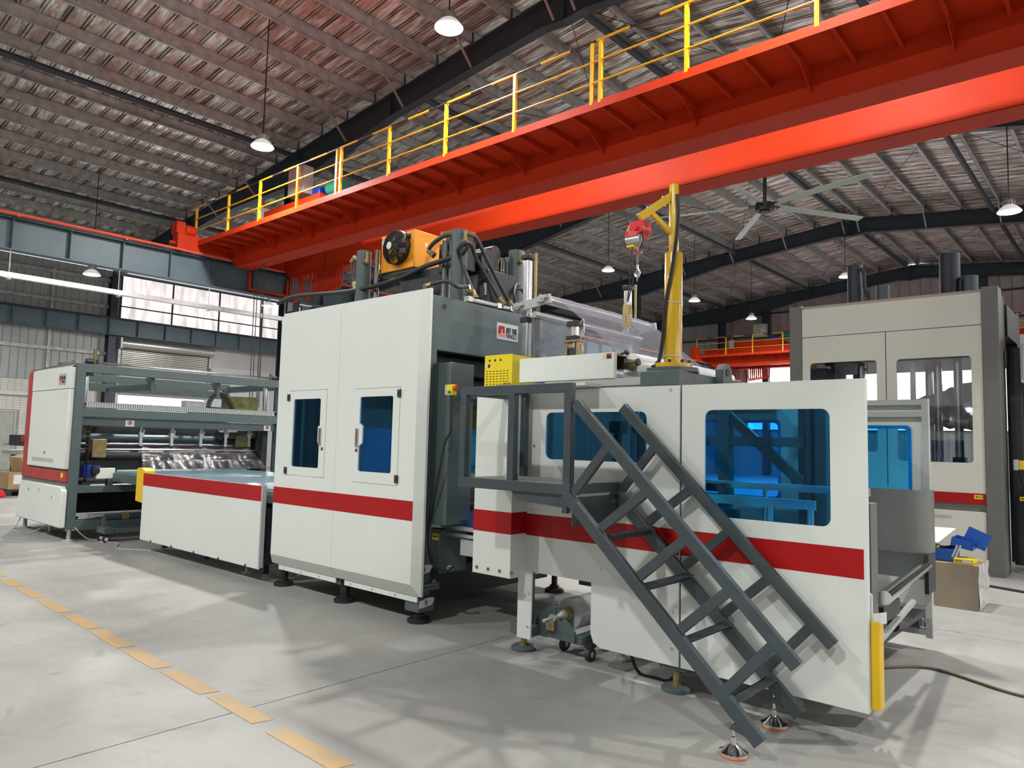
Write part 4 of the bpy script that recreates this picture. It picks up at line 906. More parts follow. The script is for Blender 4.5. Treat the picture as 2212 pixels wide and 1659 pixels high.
it.bar((-3.6, 5.2, 1.33), (-1.40, 5.2, 1.33), .05, .05); it.bar((-2.9, 4.9, 1.24), (-1.65, 4.9, 1.24), .04, .06)
for x in (-2.9, -2.35, -1.95, -1.68): it.cyl((x, 4.9, .5), (x, 4.9, 1.24), .022, 12)
for x in (-2.6, -2.1, -1.48): it.cyl((x, 5.2, .5), (x, 5.2, 1.33), .018, 12)
it.build('inner_guide_rods', rr2, unit)
it = MB()
for x in (-3.3, -2.75, -1.95): it.box(x - .05, x + .05, 5.9, 6.0, .3, 2.0)
it.bar((-2.75, 5.95, 1.9), (-1.95, 5.95, 1.2), .05, .08); it.bar((-2.3, 6.3, 1.35), (-1.75, 6.3, .8), .05, .06); it.box(-3.6, -1.95, 5.92, 5.98, 1.62, 1.7)
it.box(-2.3, -2.0, 5.3, 5.9, .3, .95); it.box(-3.5, -2.6, 5.4, 5.9, .7, 1.1)
it.build('inner_frame', G_, unit, smooth=False, bevel=.003)
MB().prism([(5.75, .4), (5.75, 2.0), (6.2, 2.0), (6.2, .4)], 'x', -2.02, -2.0).build('perforated_guard', M['dark'], unit, smooth=False)
it = MB()
for i in range(4):
    it.cyl((-3.3 + .22 * i, 5.1, 1.35), (-3.3 + .22 * i, 5.1, 1.75), .035, 10); it.box(-3.36 + .22 * i, -3.24 + .22 * i, 5.05, 5.15, 1.70, 1.80)
it.box(-3.5, -2.4, 5.05, 5.2, 1.28, 1.34); it.build('clamp_row', M['dark'], unit, bevel=.003)
MB().box(-3.1, -2.85, 5.6, 5.62, 1.3, 1.62).build('inner_cabinet', M['lightgrey'], unit, bevel=.003)
MB().box(-2.95, -1.4, 4.6, 6.7, .30, .34).build('base_tray', M['dark'], unit, smooth=False)
# under the unit: dark beam seen in the cut out
MB().box(-3.42, -2.9, 4.75, 4.85, .50, .62).build('cross_beam', M['black'], unit, smooth=False)
# right hand end: curved grey guard, chrome rollers, end plates, yellow sensor post
MB().prism([(5.02 + .0, 0)], 'z', 0, 1) if False else None
ge = MB(); arc = [(-1.22, 6.70)] + [(-1.33 + .11 * math.cos(a) + .0, 6.70 - .0 + .11 * math.sin(a)) for a in (0,)]
cv = [(-2.0, 6.55), (-1.50, 6.55), (-1.44, 6.56), (-1.39, 6.59), (-1.355, 6.64), (-1.34, 6.70), (-1.34, 6.80)]
out_ = cv + [(x - .012 if i > 3 else x, y + .012) for i, (x, y) in reversed(list(enumerate(cv)))]
ge.prism(out_, 'z', .80, 1.30); ge.build('curved_guard', M['guard'], unit)
MB().box(-1.245, -1.20, 4.47, 4.60, .66, 1.305).build('end_post', M['warmgrey'], unit, bevel=.003)
MB().cyl((-1.18, 4.64, .76), (-1.37, 6.62, .71), .042, 24).build('chrome_roller', M['chrome'], unit)
MB().cyl((-1.75, 4.55, .62), (-1.78, 6.55, .78), .05, 24).build('chrome_roller', M['chrome'], unit)
MB().box(-1.36, -1.33, 6.5, 6.75, .50, .80).build('roller_bracket', M['black'], unit, smooth=False)
MB().prism([(-1.25, .62), (-1.12, .66), (-1.12, .72), (-1.19, .70), (-1.19, .80), (-1.21, .82), (-1.25, .80)], 'y', 4.435, 4.45).build('roller_plate', M['white'], unit, smooth=False)
mb = MB(); mb.box(-1.80, -1.30, 4.62, 4.75, .42, .55); mb.box(-1.40, -1.30, 5.1, 5.5, .52, .62); mb.cyl((-1.32, 5.4, .45), (-1.32, 5.6, .42), .04, 12); mb.box(-1.36, -1.28, 4.66, 4.86, .1, .5); mb.build('drive_bracket', M['black'], unit, bevel=.004)
MB().bar((-1.27, 4.66, .43), (-1.33, 6.0, .52), .03, .03).build('slide_rail', M['galv'], unit)
MB().prism([(-1.195, 4.42), (-1.15, 4.42), (-1.15, 4.50), (-1.156, 4.50), (-1.156, 4.43), (-1.189, 4.43), (-1.189, 4.50), (-1.195, 4.50)], 'z', .19, .66).build('yellow_post_cover', M['yellow'], unit, smooth=False)

# cover box, yellow electrics box on top of the unit
MB().box(-3.807, -2.903, 4.42, 4.46, 2.085, 2.275).build('roller_cover', W_, unit, bevel=.003)
rc = MB().box(-3.807, -2.919, 4.46, 4.66, 2.265, 2.277).build('roller_cover_top', W_, unit, smooth=False)
MB().box(-3.55, -2.66, 4.43, 4.5, 2.03, 2.085).build('ledge', M['lightgrey'], unit, smooth=False)
warn_label(unit, (-3.009, 4.419, 2.228), (1, 0, 0), (0, -1, 0), .085, .042)
yb = thing('yellow_switch_box', 'yellow switch box with three holes and rows of slots above the stair platform', 'box', (-4.05, 4.5, 2.05))
bx0, bx1 = -4.222, -3.913
bh = [[(bx0 + .055 + .062 * i + .010 * math.cos(a), 2.285 + .011 * math.sin(a)) for a in [2 * PI * k / 10 for k in range(10)]] for i in range(3)]
bs = [rect(bx0 + .018 + .038 * i, bx0 + .018 + .038 * i + .024, 2.19 - .022 * j, 2.196 - .022 * j) for i in range(7) for j in range(6)]
MB().prism(rect(bx0, bx1, 2.05, 2.33), 'y', 4.45, 4.453, holes=bh + bs).build('front_plate', M['sun_yellow'], yb, smooth=False)
mb = MB(); mb.box(bx1 - .003, bx1, 4.453, 4.75, 2.05, 2.33); mb.box(bx0, bx1, 4.453, 4.75, 2.327, 2.33); mb.box(bx0, bx0 + .003, 4.453, 4.75, 2.05, 2.33); mb.build('box_shell', M['sun_yellow'], yb, smooth=False)
MB().box(bx0 + .004, bx1 - .004, 4.47, 4.74, 2.05, 2.32).build('box_interior', M['black'], yb, smooth=False)
warn_label(yb, (bx0 + .01, 4.4495, 2.225), (1, 0, 0), (0, -1, 0), .055, .033)
MB().box(bx1 - .12, bx1 + .06, 4.40, 4.45, 2.045, 2.07).cyl((bx1 - .05, 4.42, 2.07), (bx1 - .05, 4.42, 2.09), .01, 6).cyl((bx1 + .0, 4.42, 2.07), (bx1 + .0, 4.42, 2.09), .01, 6).build('clamp_strip', M['brass'], yb, smooth=False)

# film roll on top, its brackets
rl = thing('film_roll', 'large white film roll lying across the top of the white unit behind the yellow post', 'film roll', (-2.98, 5.5, 2.2))
MB().lathe((-2.985, 4.80, 2.222), [(.05, 0), (.088, 0), (.09, .003), (.09, 1.66), (.088, 1.67), (.05, 1.67)], 48, 'y').build('wound_film', M['roll'], rl)
MB().cyl((-2.985, 4.62, 2.222), (-2.985, 6.6, 2.222), .045, 24).build('core_shaft', M['olive'], rl)
MB().cyl((-2.985, 4.60, 2.222), (-2.985, 4.66, 2.222), .055, 20).build('end_cone', M['black'], rl)
mb = MB(); mb.box(-3.08, -3.0, 4.52, 4.60, 2.09, 2.275); mb.box(-3.10, -2.82, 4.52, 4.66, 2.085, 2.10); mb.box(-3.06, -2.94, 4.52, 4.60, 2.26, 2.28); mb.build('roll_bracket', M['brass'], rl, bevel=.003)
mb = MB(); mb.cyl((-2.95, 4.54, 2.27), (-2.87, 4.54, 2.285), .008, 8); mb.cyl((-2.88, 4.54, 2.275), (-2.865, 4.54, 2.29), .02, 10); mb.cyl((-2.93, 4.58, 2.20), (-2.80, 4.58, 2.215), .006, 8); mb.cyl((-2.81, 4.58, 2.21), (-2.79, 4.58, 2.215), .028, 8); mb.build('clamp_knob', M['black'], rl)
mb = MB(); mb.box(-3.05, -2.93, 6.55, 6.66, 2.10, 2.25); mb.cyl((-2.93, 6.6, 2.2), (-2.80, 6.6, 2.2), .02, 10); mb.build('roll_bracket', M['brass'], rl, bevel=.003)

# film threading frame: two aluminium pneumatic cylinders, cross plate with bearings, rollers and film
tf = thing('film_threading_gantry', 'raised film roller frame with clear plastic film draped between the press and the yellow post', 'gantry', (-4.1, 5.2, 2.05))
for (x, y, px_, ztop_) in ((-4.42, 5.22, 0, 3.40), (-4.42, 7.0, 0, 3.42)):
    MB().box(x - .035, x + .035, y - .035, y + .035, 2.05, ztop_ - .05).build('pneumatic_cylinder', M['alu'], tf, bevel=.012)
    MB().box(x - .05, x + .05, y - .05, y + .05, ztop_ - .05, ztop_).build('cylinder_cap', M['black'], tf, bevel=.008)
    MB().box(x - .045, x + .045, y - .045, y + .045, 2.74, 2.79).build('cylinder_clamp', M['black'], tf, smooth=False)
    MB().box(x + .09, x + .11, y - .01, y + .01, 2.2, ztop_ + .0).build('guide_bar', M['brass'], tf, smooth=False)
    MB().box(x + .08, x + .13, y - .02, y + .04, 2.05, 2.9).build('rear_upright', M['warmgrey'], tf, smooth=False)
MB().bar((-4.52, 5.15, 2.875), (-4.08, 5.15, 2.93), .02, .085).bar((-4.52, 7.05, 2.875), (-4.08, 7.05, 2.93), .02, .085).build('cross_plate', M['lightgrey'], tf, smooth=False)
for x, z in ((-4.45, 2.885), (-4.16, 2.93)):
    b = MB().cyl((x, 5.10, z), (x, 5.14, z), .036, 20).cyl((x, 5.09, z), (x, 5.10, z), .014, 12); b.bar((x - .055, 5.12, z - .02), (x + .055, 5.12, z + .02), .03, .03, up=(0, 0, 1)); b.build('flange_bearing', M['alu'], tf)
MB().cyl((-4.16, 5.16, 2.93), (-4.16, 7.05, 2.93), .045, 20).build('idler_roller', M['alu'], tf)
MB().cyl((-4.28, 5.16, 2.80), (-4.28, 7.05, 2.80), .03, 20).build('idler_roller', M['alu'], tf)
def sheet(name, P, nu, nv, m, parent, amp=.012):
    """wrinkled sheet between four corners P00 P10 P11 P01"""
    a, b, c, d = [Vector(p) for p in P]; n = (b - a).cross(d - a).normalized(); v = []
    for j in range(nv + 1):
        for i in range(nu + 1):
            s, t = i / nu, j / nv; q = (a * (1 - s) + b * s) * (1 - t) + (d * (1 - s) + c * s) * t
            q = q + n * (amp * math.sin(s * 19 + 3 * math.sin(t * 5)) * t + amp * .6 * math.sin(s * 41 + t * 9)); v.append(q)
    f = [(j * (nu + 1) + i, j * (nu + 1) + i + 1, (j + 1) * (nu + 1) + i + 1, (j + 1) * (nu + 1) + i) for j in range(nv) for i in range(nu)]
    mb = MB().add(v, f); return mb.build(name, m, parent)
sheet('film_web', ((-4.12, 5.3, 2.97), (-4.12, 6.95, 2.97), (-3.07, 6.40, 2.25), (-3.07, 4.90, 2.25)), 40, 16, M['film'], tf, .004)
sheet('hanging_film', ((-4.30, 5.18, 2.80), (-4.30, 7.0, 2.80), (-4.28, 7.0, 2.05), (-4.28, 5.18, 2.05)), 30, 10, M['film'], tf, .006)
pc = thing('nip_cylinder', 'small upright pneumatic cylinder on a brass bracket above the white roller cover', 'cylinder', (-3.55, 4.75, 2.1))
x, y = -3.482, 4.72
MB().cyl((x, y, 2.465), (x, y, 2.56), .04, 20).build('barrel', M['alu'], pc)
mb = MB(); mb.box(x - .048, x + .048, y - .048, y + .048, 2.55, 2.595); mb.box(x - .052, x + .052, y - .05, y + .05, 2.435, 2.475); mb.build('end_cap', M['black'], pc, bevel=.005)
mb = MB(); mb.box(x - .065, x - .045, y - .04, y + .04, 2.15, 2.435); mb.box(x + .045, x + .065, y - .04, y + .04, 2.15, 2.435); mb.box(x - .075, x + .075, y - .05, y + .05, 2.425, 2.438); mb.build('bracket', M['brass'], pc, smooth=False)
MB().cyl((x, y, 2.37), (x, y, 2.43), .012, 10).build('piston_rod', M['chrome'], pc); MB().box(x - .035, x + .035, y - .03, y + .03, 2.24, 2.38).build('bearing_block', M['dark'], pc, bevel=.01)
for k in range(2): MB().tube(spline([(x + .05, y, 2.57 - .1 * k), (x + .10, y - .02, 2.60 - .08 * k), (x + .11, y - .02, 2.5), (x + .06, y, 2.44), (x + .09, y, 2.35)], 6), .004, 6).build('air_tube', M['paper'], pc)

# ------------------------------------------------------------------ jib crane with chain hoist
jib = thing('jib_crane', 'yellow pillar jib crane bolted on top of the white unit', 'crane', (-2.525, 4.6, 2.12))
jx, jy = -2.525, 4.6
MB().lathe((jx, jy, 2.12), [(.19, 0), (.19, .03)], 8).build('base_plate', G_, jib, smooth=False)
MB().cyl((jx, jy, 2.152), (jx, jy, 2.185), .135, 36).build('base_flange', M['jib'], jib, bevel=.003)
bl = MB()
for k in range(8):
    a = 2 * PI * k / 8 + .3; bl.cyl((jx + .115 * math.cos(a), jy + .115 * math.sin(a), 2.185), (jx + .115 * math.cos(a), jy + .115 * math.sin(a), 2.205), .012, 6)
bl.build('flange_bolt', M['black'], jib, smooth=False)
MB().lathe((jx, jy, 2.18), [(.063, 0), (.063, .80), (.06, .806), (.036, .806)], 36).build('lower_post', M['jib'], jib)
MB().lathe((jx, jy, 2.98), [(.034, 0), (.034, .50), (.030, .512), (.001, .514)], 28).build('upper_post', M['jib'], jib)
A0 = Vector((-2.657, 4.350, 3.210)); A1 = Vector((jx, jy, 3.42))
MB().bar(A1, A0, .035, .055).build('jib_arm', M['jib'], jib, bevel=.003)
MB().bar(A1.lerp(A0, .72), (jx - .01, jy - .02, 3.13), .03, .035).build('arm_brace', M['jib'], jib, bevel=.003)
tz = MB()
for z in (2.235, 2.62): tz.tube([(jx + .066 * math.cos(a), jy + .066 * math.sin(a), z + .004 * math.sin(3 * a)) for a in [2 * PI * i / 20 for i in range(20)]], .004, 5, closed=True)
tz.build('cable_tie', M['paper'], jib)
for q in (.3, .75):
    c_ = A1.lerp(A0, q); MB().box(c_.x - .004, c_.x + .004, c_.y - .022, c_.y + .022, c_.z - .033, c_.z + .033).build('cable_tie', M['paper'], jib)
jc = spline([(jx + .04, 4.56, 3.40), (jx + .055, 4.55, 3.25), (jx + .045, 4.545, 3.08), (jx + .02, 4.53, 2.85), (jx - .03, 4.53, 2.6), (jx - .05, 4.53, 2.35), (jx - .075, 4.52, 2.2), (jx - .1, 4.48, 2.16)], 8)
tag(MB().tube(jc, .0085, 8).tube([p + Vector((.014, 0, 0)) for p in jc], .0075, 8).build('jib_cable', M['rubber']), 'black cable pair running down the yellow jib post', 'cable')
# the hoist hanging from the jib arm
hy = 4.30
hc = Vector((-2.644, 4.300, 3.122)); ho = thing('chain_hoist', 'red electric chain hoist hanging from the yellow jib arm', 'hoist', hc)
s_ = .0023
oh = [(hc.x - .052, hc.z + .045), (hc.x + .052, hc.z + .045), (hc.x + .052, hc.z + .0)] + [(hc.x + .052 * math.cos(a), hc.z + .052 * math.sin(a)) for a in [-PI * k / 10 for k in range(1, 10)]] + [(hc.x - .052, hc.z)]
MB().prism(oh, 'y', hy - .02, hy + .10).build('housing', M['hoist_red'], ho, bevel=.003)
MB().cyl((hc.x, hy - .035, hc.z - .005), (hc.x, hy - .02, hc.z - .005), .018, 18).cyl((hc.x - .02, hy - .02, hc.z - .02), (hc.x - .02, hy + .08, hc.z - .045), .045, 18).build('drum_end', M['hoist_red'], ho)
MB().prism([(hc.x - .052, hc.z + .045), (hc.x - .10, hc.z - .05), (hc.x - .06, hc.z - .06), (hc.x - .04, hc.z + .0)], 'y', hy - .015, hy + .09).build('side_cover', M['hoist_red'], ho, bevel=.002)
MB().prism([(hc.x - .062, hc.z + .02), (hc.x - .078, hc.z - .015), (hc.x - .066, hc.z - .018), (hc.x - .052, hc.z + .018)], 'y', hy - .018, hy - .015).build('rating_plate', M['yellow'], ho, smooth=False)
mt = MB(); mt.cyl((hc.x - .075, hy, hc.z - .085), (hc.x + .03, hy, hc.z - .085), .038, 16)
for k in range(8): mt.cyl((hc.x - .075 + .012 * k, hy, hc.z - .085), (hc.x - .07 + .012 * k, hy, hc.z - .085), .042, 16)
mt.build('motor_body', M['alu'], ho)
MB().box(hc.x - .07, hc.x - .01, hy - .03, hy + .03, hc.z - .135, hc.z - .125).build('terminal_cover', M['sun_yellow'], ho)
MB().tube(spline([(hc.x - .08, hy, hc.z - .05), (hc.x - .10, hy, hc.z - .09), (hc.x - .08, hy, hc.z - .13), (hc.x - .06, hy, hc.z - .13)], 6), .006, 6).tube(spline([(hc.x + .035, hy, hc.z - .03), (hc.x + .045, hy, hc.z - .10), (hc.x + .02, hy, hc.z - .15)], 6), .006, 6).build('motor_lead', M['black'], ho)
ch = MB(); cx2 = hc.x + .002
for k in range(15):
    z = hc.z - .09 - .020 * k
    ch.tube([(cx2 + (.006 * math.cos(a) if k % 2 else 0), hy + (0 if k % 2 else .006 * math.cos(a)), z + .013 * math.sin(a)) for a in [2 * PI * i / 10 for i in range(10)]], .0026, 5, closed=True)
ch.build('chain', M['chrome'], ho)
MB().lathe((cx2, hy, hc.z - .185), [(.034, 0), (.034, .008)], 16).build('limit_plate', M['hoist_red'], ho)
MB().cyl((cx2, hy, hc.z - .14), (cx2, hy, hc.z - .115), .014, 12).build('weight', M['chrome'], ho)
hk = spline([(cx2, hy, hc.z - .28), (cx2 + .012, hy, hc.z - .30), (cx2 + .020, hy, hc.z - .325), (cx2 + .004, hy, hc.z - .350), (cx2 - .018, hy, hc.z - .335), (cx2 - .018, hy, hc.z - .318)], 6)
MB().tube(hk, .0085, 8).cyl((cx2, hy, hc.z - .265), (cx2, hy, hc.z - .285), .010, 10).build('hook', M['alu'], ho)
pd = thing('hoist_pendant', 'yellow hand pendant in a clear plastic bag hanging below the red hoist', 'remote control', (-2.719, 4.300, 2.496))
qx, qz = -2.719, 2.506
MB().tube(spline([(hc.x - .04, hy, hc.z - .13), (hc.x - .045, hy, hc.z - .25), (hc.x - .055, hy, hc.z - .36), (qx, hy, qz + .10)], 6), .005, 6).tube(spline([(hc.x - .05, hy, hc.z - .22), (hc.x - .035, hy - .01, hc.z - .28), (hc.x - .05, hy - .01, hc.z - .33), (hc.x - .03, hy, hc.z - .36), (qx + .005, hy, qz + .10)], 6), .005, 6).build('pendant_lead', M['black'], pd)
MB().box(qx - .018, qx + .018, hy - .015, hy + .015, qz - .075, qz + .01).box(qx - .026, qx + .026, hy - .018, hy + .018, qz + .005, qz + .075).build('pendant_body', M['yellow'], pd, bevel=.006)
bt = MB()
for k in range(4): bt.cyl((qx, hy - .018, qz - .05 + .02 * k), (qx, hy - .012, qz - .05 + .02 * k), .006, 10)
bt.build('push_button', M['black'], pd)
MB().lathe((qx, hy, qz), [(.004, .13), (.012, .115), (.008, .105), (.024, .09), (.034, .05), (.036, 0), (.036, -.07), (.028, -.09), (.02, -.085)], 14).build('bag', M['bag'], pd)

# ------------------------------------------------------------------ access stairs with platform
st = thing('access_stairs', 'dark grey welded steel stair frame with railed platform in front of the white unit', 'stairs', (-2.6, 4.0, 0))
S_ = M['steel']
ya, yb2 = 3.75, 4.30
def stair_side(y):
    d_ = Vector((-1.533 + 2.80, 0, .09 - 1.285)).normalized(); up = Vector((0, 1, 0))
    MB().bar((-2.815, y, 1.285), (-1.545, y, .10), .04, .075, up=(0, 0, 1)).build('stringer', S_, st, bevel=.003)
    MB().bar((-2.745, y, 1.865), (-1.357, y, .522), .04, .07, up=(0, 0, 1)).build('handrail', S_, st, bevel=.003)
    for (a, b), (c_, e_) in zip(((-2.765, 1.275), (-2.555, 1.075), (-2.285, .82), (-2.02, .565), (-1.75, .30)), ((-2.485, 1.60), (-2.21, 1.345), (-1.955, 1.10), (-1.70, .855), (-1.46, .62))):
        MB().bar((a + .02, y, b + .02), (c_ - .01, y, e_ - .01), .035, .055, up=(0, 0, 1)).build('baluster', S_, st, bevel=.002)
    MB().bar((-1.55, y, .115), (-1.70, y, .15), .03, .03).build('foot_bracket', S_, st, bevel=.002)
    f_ = MB().lathe((-1.69, y, .0), [(.075, .012), (.075, .022), (.055, .03), (.022, .06), (.014, .06), (.014, .095), (.008, .1), (.008, .21)], 24).build('levelling_foot', M['chrome'], st)
    MB().lathe((-1.69, y, .0), [(.073, 0), (.077, .006), (.073, .012)], 24).build('rubber_pad', M['orange_r'], f_)
stair_side(ya); stair_side(yb2)
for x, z in ((-2.50, 1.03), (-2.225, .77), (-1.96, .515), (-1.69, .25)):
    MB().box(x - .035, x + .035, ya + .02, yb2 - .02, z + .022, z + .028).box(x - .035, x - .029, ya + .02, yb2 - .02, z - .02, z + .028).build('tread_angle', S_, st, smooth=False)
for x in (-3.745, -3.28, -2.80): MB().box(x - .028, x + .028, ya - .02, ya + .03, 1.34, 1.95).build('platform_post', S_, st, bevel=.003)
MB().box(-3.775, -2.77, ya - .02, ya + .03, 1.935, 1.995).build('platform_top_rail', S_, st, bevel=.003)
MB().box(-3.775, -2.77, ya - .02, ya + .03, 1.275, 1.345).build('platform_edge_beam', S_, st, bevel=.003)
MB().box(-3.775, -3.72, ya + .03, yb2 + .03, 1.935, 1.985).box(-3.70, -3.62, yb2 - .02, yb2 + .03, 1.34, 1.98).box(-3.775, -3.72, ya + .03, yb2 + .03, 1.28, 1.34).build('end_rail', S_, st, bevel=.003)
MB().box(-2.82, -2.77, ya + .03, yb2 + .03, 1.28, 1.345).box(-3.72, -2.82, yb2 - .02, yb2 + .03, 1.28, 1.34).build('platform_frame', S_, st, bevel=.003)
MB().box(-3.72, -2.80, ya + .03, yb2 + .02, 1.335, 1.345).build('tread_plate', mat('checker_plate', (.16, .17, .17), .3, .6, var=.1), st, smooth=False)
tp = MB()
for i in range(30):
    for j in range(18):
        x = -3.70 + .03 * i; y = 3.80 + .027 * j; s = 1 if (i + j) % 2 else -1
        tp.bar((x - .009, y - .007 * s, 1.346), (x + .009, y + .007 * s, 1.346), .004, .003)
o = tp.build('tread_pattern', M['galv'], st, smooth=False); o['kind'] = 'stuff'
MB().prism([(-3.28, 1.275), (-2.80, 1.275), (-2.80, 1.19), (-3.22, 1.215)], 'y', ya - .0, ya + .01).build('bracket_plate', S_, st, smooth=False)
MB().box(-2.795, -2.785, ya + .04, yb2 + .05, 1.08, 1.26).build('mounting_plate', S_, st, bevel=.002)
bl = MB()
for y, z in ((3.84, 1.21), (4.25, 1.22), (4.25, 1.13)): bl.cyl((-2.785, y, z), (-2.765, y, z), .014, 6); bl.cyl((-2.785, y, z), (-2.78, y, z), .02, 14)
bl.build('bolt', M['brass'], st)
MB().box(-2.83, -2.79, ya - .02, ya + .02, 1.16, 1.28).build('end_block', S_, st, bevel=.003)
sb = thing('small_carton', 'small silver and red carton lying on the stair platform', 'box', (-3.35, 3.83, 1.345))
MB().box(-3.385, -3.335, 3.80, 3.835, 1.349, 1.39).build('carton_body', M['logo_w'], sb, smooth=False); MB().box(-3.335, -3.295, 3.80, 3.835, 1.349, 1.39).build('red_end', M['hoist_red'], sb, smooth=False)
MB().cyl((-3.315, 3.7995, 1.368), (-3.315, 3.8, 1.368), .012, 16).build('round_mark', M['logo_w'], sb)

# film roll cart under the unit
c = thing('roll_cart', 'dark grey roll cart on castors in the cut out under the white unit', 'cart', (-3.5, 5.3, 0))
pl_o = [(-3.649, 0.124), (-3.270, 0.118), (-3.272, 0.198), (-3.373, 0.279), (-3.425, 0.245),
    (-3.453, 0.292), (-3.450, 0.355), (-3.491, 0.369), (-3.531, 0.352), (-3.580, 0.299), (-3.635, 0.258), (-3.652, 0.216)]
for y in (4.5, 6.3): MB().prism(pl_o, 'y', y, y + .02).build('end_plate', G_, c, smooth=False)
MB().box(-3.62, -3.54, 4.52, 6.3, .11, .17).box(-3.30, -3.22, 4.52, 6.3, .11, .17).build('base_bar', G_, c, bevel=.003)
for x, y in ((-3.48, 4.66), (-3.17, 4.56), (-3.5, 6.2), (-3.2, 6.2)):
    w = MB().cyl((x - .018, y, .05), (x + .018, y, .05), .05, 20).build('castor', M['rubber'], c)
    MB().cyl((x - .02, y, .05), (x + .02, y, .05), .022, 14).build('castor_hub', M['alu'], w); MB().box(x - .03, x + .03, y - .03, y + .03, .1, .13).build('castor_fork', M['black'], w)
r = thing('clear_film_roll', 'clear film roll with steel spindle on the cart under the white unit', 'film roll', (-3.48, 5.3, .36))
rx, rz = -3.474, 0.271
MB().lathe((rx, 4.70, rz), [(.05, 0), (.118, 0), (.12, .004), (.12, 1.5), (.05, 1.5)], 40, 'y').build('wound_film', M['roll2'], r)
MB().lathe((rx, 4.38, rz), [(.012, 0), (.012, .10), (.032, .10), (.032, .13), (.02, .13), (.022, .18), (.042, .22), (.045, .33)], 18, 'y').build('spindle', M['galv'], r)
MB().cyl((rx, 4.62, rz), (rx, 4.695, rz), .055, 20).build('end_cone', M['brass'], r)
MB().box(rx - .05, rx + .03, 4.47, 4.5, rz - .09, rz - .03).build('spindle_latch', M['brass'], r, bevel=.003)
cb = spline([(-2.88, 4.62, .25), (-2.84, 4.60, .10), (-2.75, 4.56, .012), (-2.62, 4.54, .012), (-2.5, 4.55, .02), (-2.44, 4.58, .15), (-2.43, 4.6, .22)], 8)
tag(MB().tube(cb, .012, 8).build('floor_cable', M['rubber']), 'thick black cable sagging to the floor beneath the white unit', 'cable')
# ------------------------------------------------------------------ conveyor table between press and stacker
tb = thing('conveyor_table', 'low conveyor with blue green belt behind a white and red side panel', 'conveyor', (-9, 5.2, 0))
MB().box(-10.46, -7.345, 4.25, 4.265, .155, 1.058).build('side_panel', W_, tb, bevel=.002)
MB().box(-10.46, -7.36, 4.2485, 4.2495, .888, 1.058).build('red_stripe', M['red'], tb, smooth=False)
MB().box(-7.36, -7.34, 4.25, 4.30, .17, 1.058).build('panel_return', M['lightgrey'], tb, smooth=False)
screws(tb, [(-10.1 + .62 * i, .165) for i in range(5)], 4.25, .016, M['black'])
belt = [(-12.0, .95), (-12.06, .975), (-12.06, .99), (-12.0, 1.01), (-7.30, 1.01), (-7.22, .99), (-7.19, .95), (-7.19, .86), (-7.22, .82), (-7.3, .80), (-7.3, .95)]
MB().prism(belt, 'y', 4.45, 6.6).build('belt', M['belt'], tb)
MB().box(-11.9, -7.3, 4.38, 4.44, .86, .99).box(-11.9, -7.3, 6.6, 6.66, .86, .99).build('side_rail', G_, tb, smooth=False)
MB().cyl((-12.0, 4.46, .965), (-12.0, 6.6, .965), .07, 24).build('drum', M['teal'], tb)
MB().box(-12.06, -11.98, 4.18, 4.44, .90, 1.06).build('drum_end_cover', W_, tb, bevel=.006)
MB().box(-12.1, -11.98, 4.35, 4.42, .76, .90).box(-12.1, -12.0, 4.3, 4.5, .70, .78).build('drum_support', G_, tb, bevel=.004)
gm = MB().cyl((-12.10, 4.12, 1.03), (-12.10, 4.25, 1.03), .075, 16).box(-12.2, -12.02, 4.02, 4.12, .93, 1.10).build('gear_motor', M['motorblue'], tb, bevel=.006)
MB().box(-12.12, -11.98, 4.12, 4.22, .955, 1.095).cyl((-11.985, 4.17, 1.02), (-11.97, 4.17, 1.02), .055, 20).build('motor_fan_cover', M['black'], tb, bevel=.008)
MB().prism([(-10.74, .66), (-10.74, 1.10), (-10.70, 1.12), (-10.58, 1.12), (-10.46, 1.08), (-10.44, .72), (-10.46, .64)], 'y', 4.27, 4.40).build('yellow_end_guard', M['yellow'], tb, smooth=False)
mb = MB()
for x in (-10.2, -9.0, -7.6): mb.box(x - .03, x + .03, 4.45, 4.51, .05, .86); mb.box(x - .03, x + .03, 6.5, 6.56, .05, .86)
mb.box(-10.4, -7.3, 4.46, 4.50, .3, .36); mb.box(-7.45, -7.35, 4.34, 4.5, .2, .8); mb.build('table_frame', M['dark'], tb, smooth=False)
for x in (-10.2, -8.0, -7.6): levelling_foot(tb, x, 4.48, .18, .05, .012, M['galv'], h=.02)

# ------------------------------------------------------------------ stacking machine at the left
lm = thing('stacking_machine', 'long open framed machine at the left with white and red end cover', 'machine', (-13, 5.4, 0))
yF = 3.75; xS = -11.9
# end cover, facing the open floor
MB().prism([(-14.10, .19), (-14.10, 2.52), (-14.0, 2.60), (-11.99, 2.66), (-11.93, 2.60), (-11.93, .19)], 'y', yF + .03, yF + .16).build('end_housing', M['warmgrey'], lm, smooth=False, bevel=.006)
MB().prism([(-14.02, .86), (-14.02, 2.50), (-13.98, 2.57), (-13.70, 2.60), (-13.70, 1.02), (-11.94, 1.02), (-11.94, .86)], 'y', yF + .0, yF + .05).build('red_cover', M['faded_red'], lm, bevel=.008)
cv_ = MB().prism(rect(-13.68, -11.94, 1.05, 2.235), 'y', yF - .03, yF + .05).build('access_door', W_, lm, bevel=.012)
MB().prism(rrect(-13.42, -12.42, 1.13, 1.19, .01, 3), 'y', yF - .032, yF - .028).build('pull_recess', M['lightgrey'], cv_, smooth=False)
MB().cyl((-12.85, yF - .035, 1.27), (-12.85, yF - .03, 1.27), .025, 12).build('lock', M['brass'], cv_)
mb = MB(); mb.prism(rect(-13.68, -11.94, 2.242, 2.56), 'y', yF - .03, yF + .05)
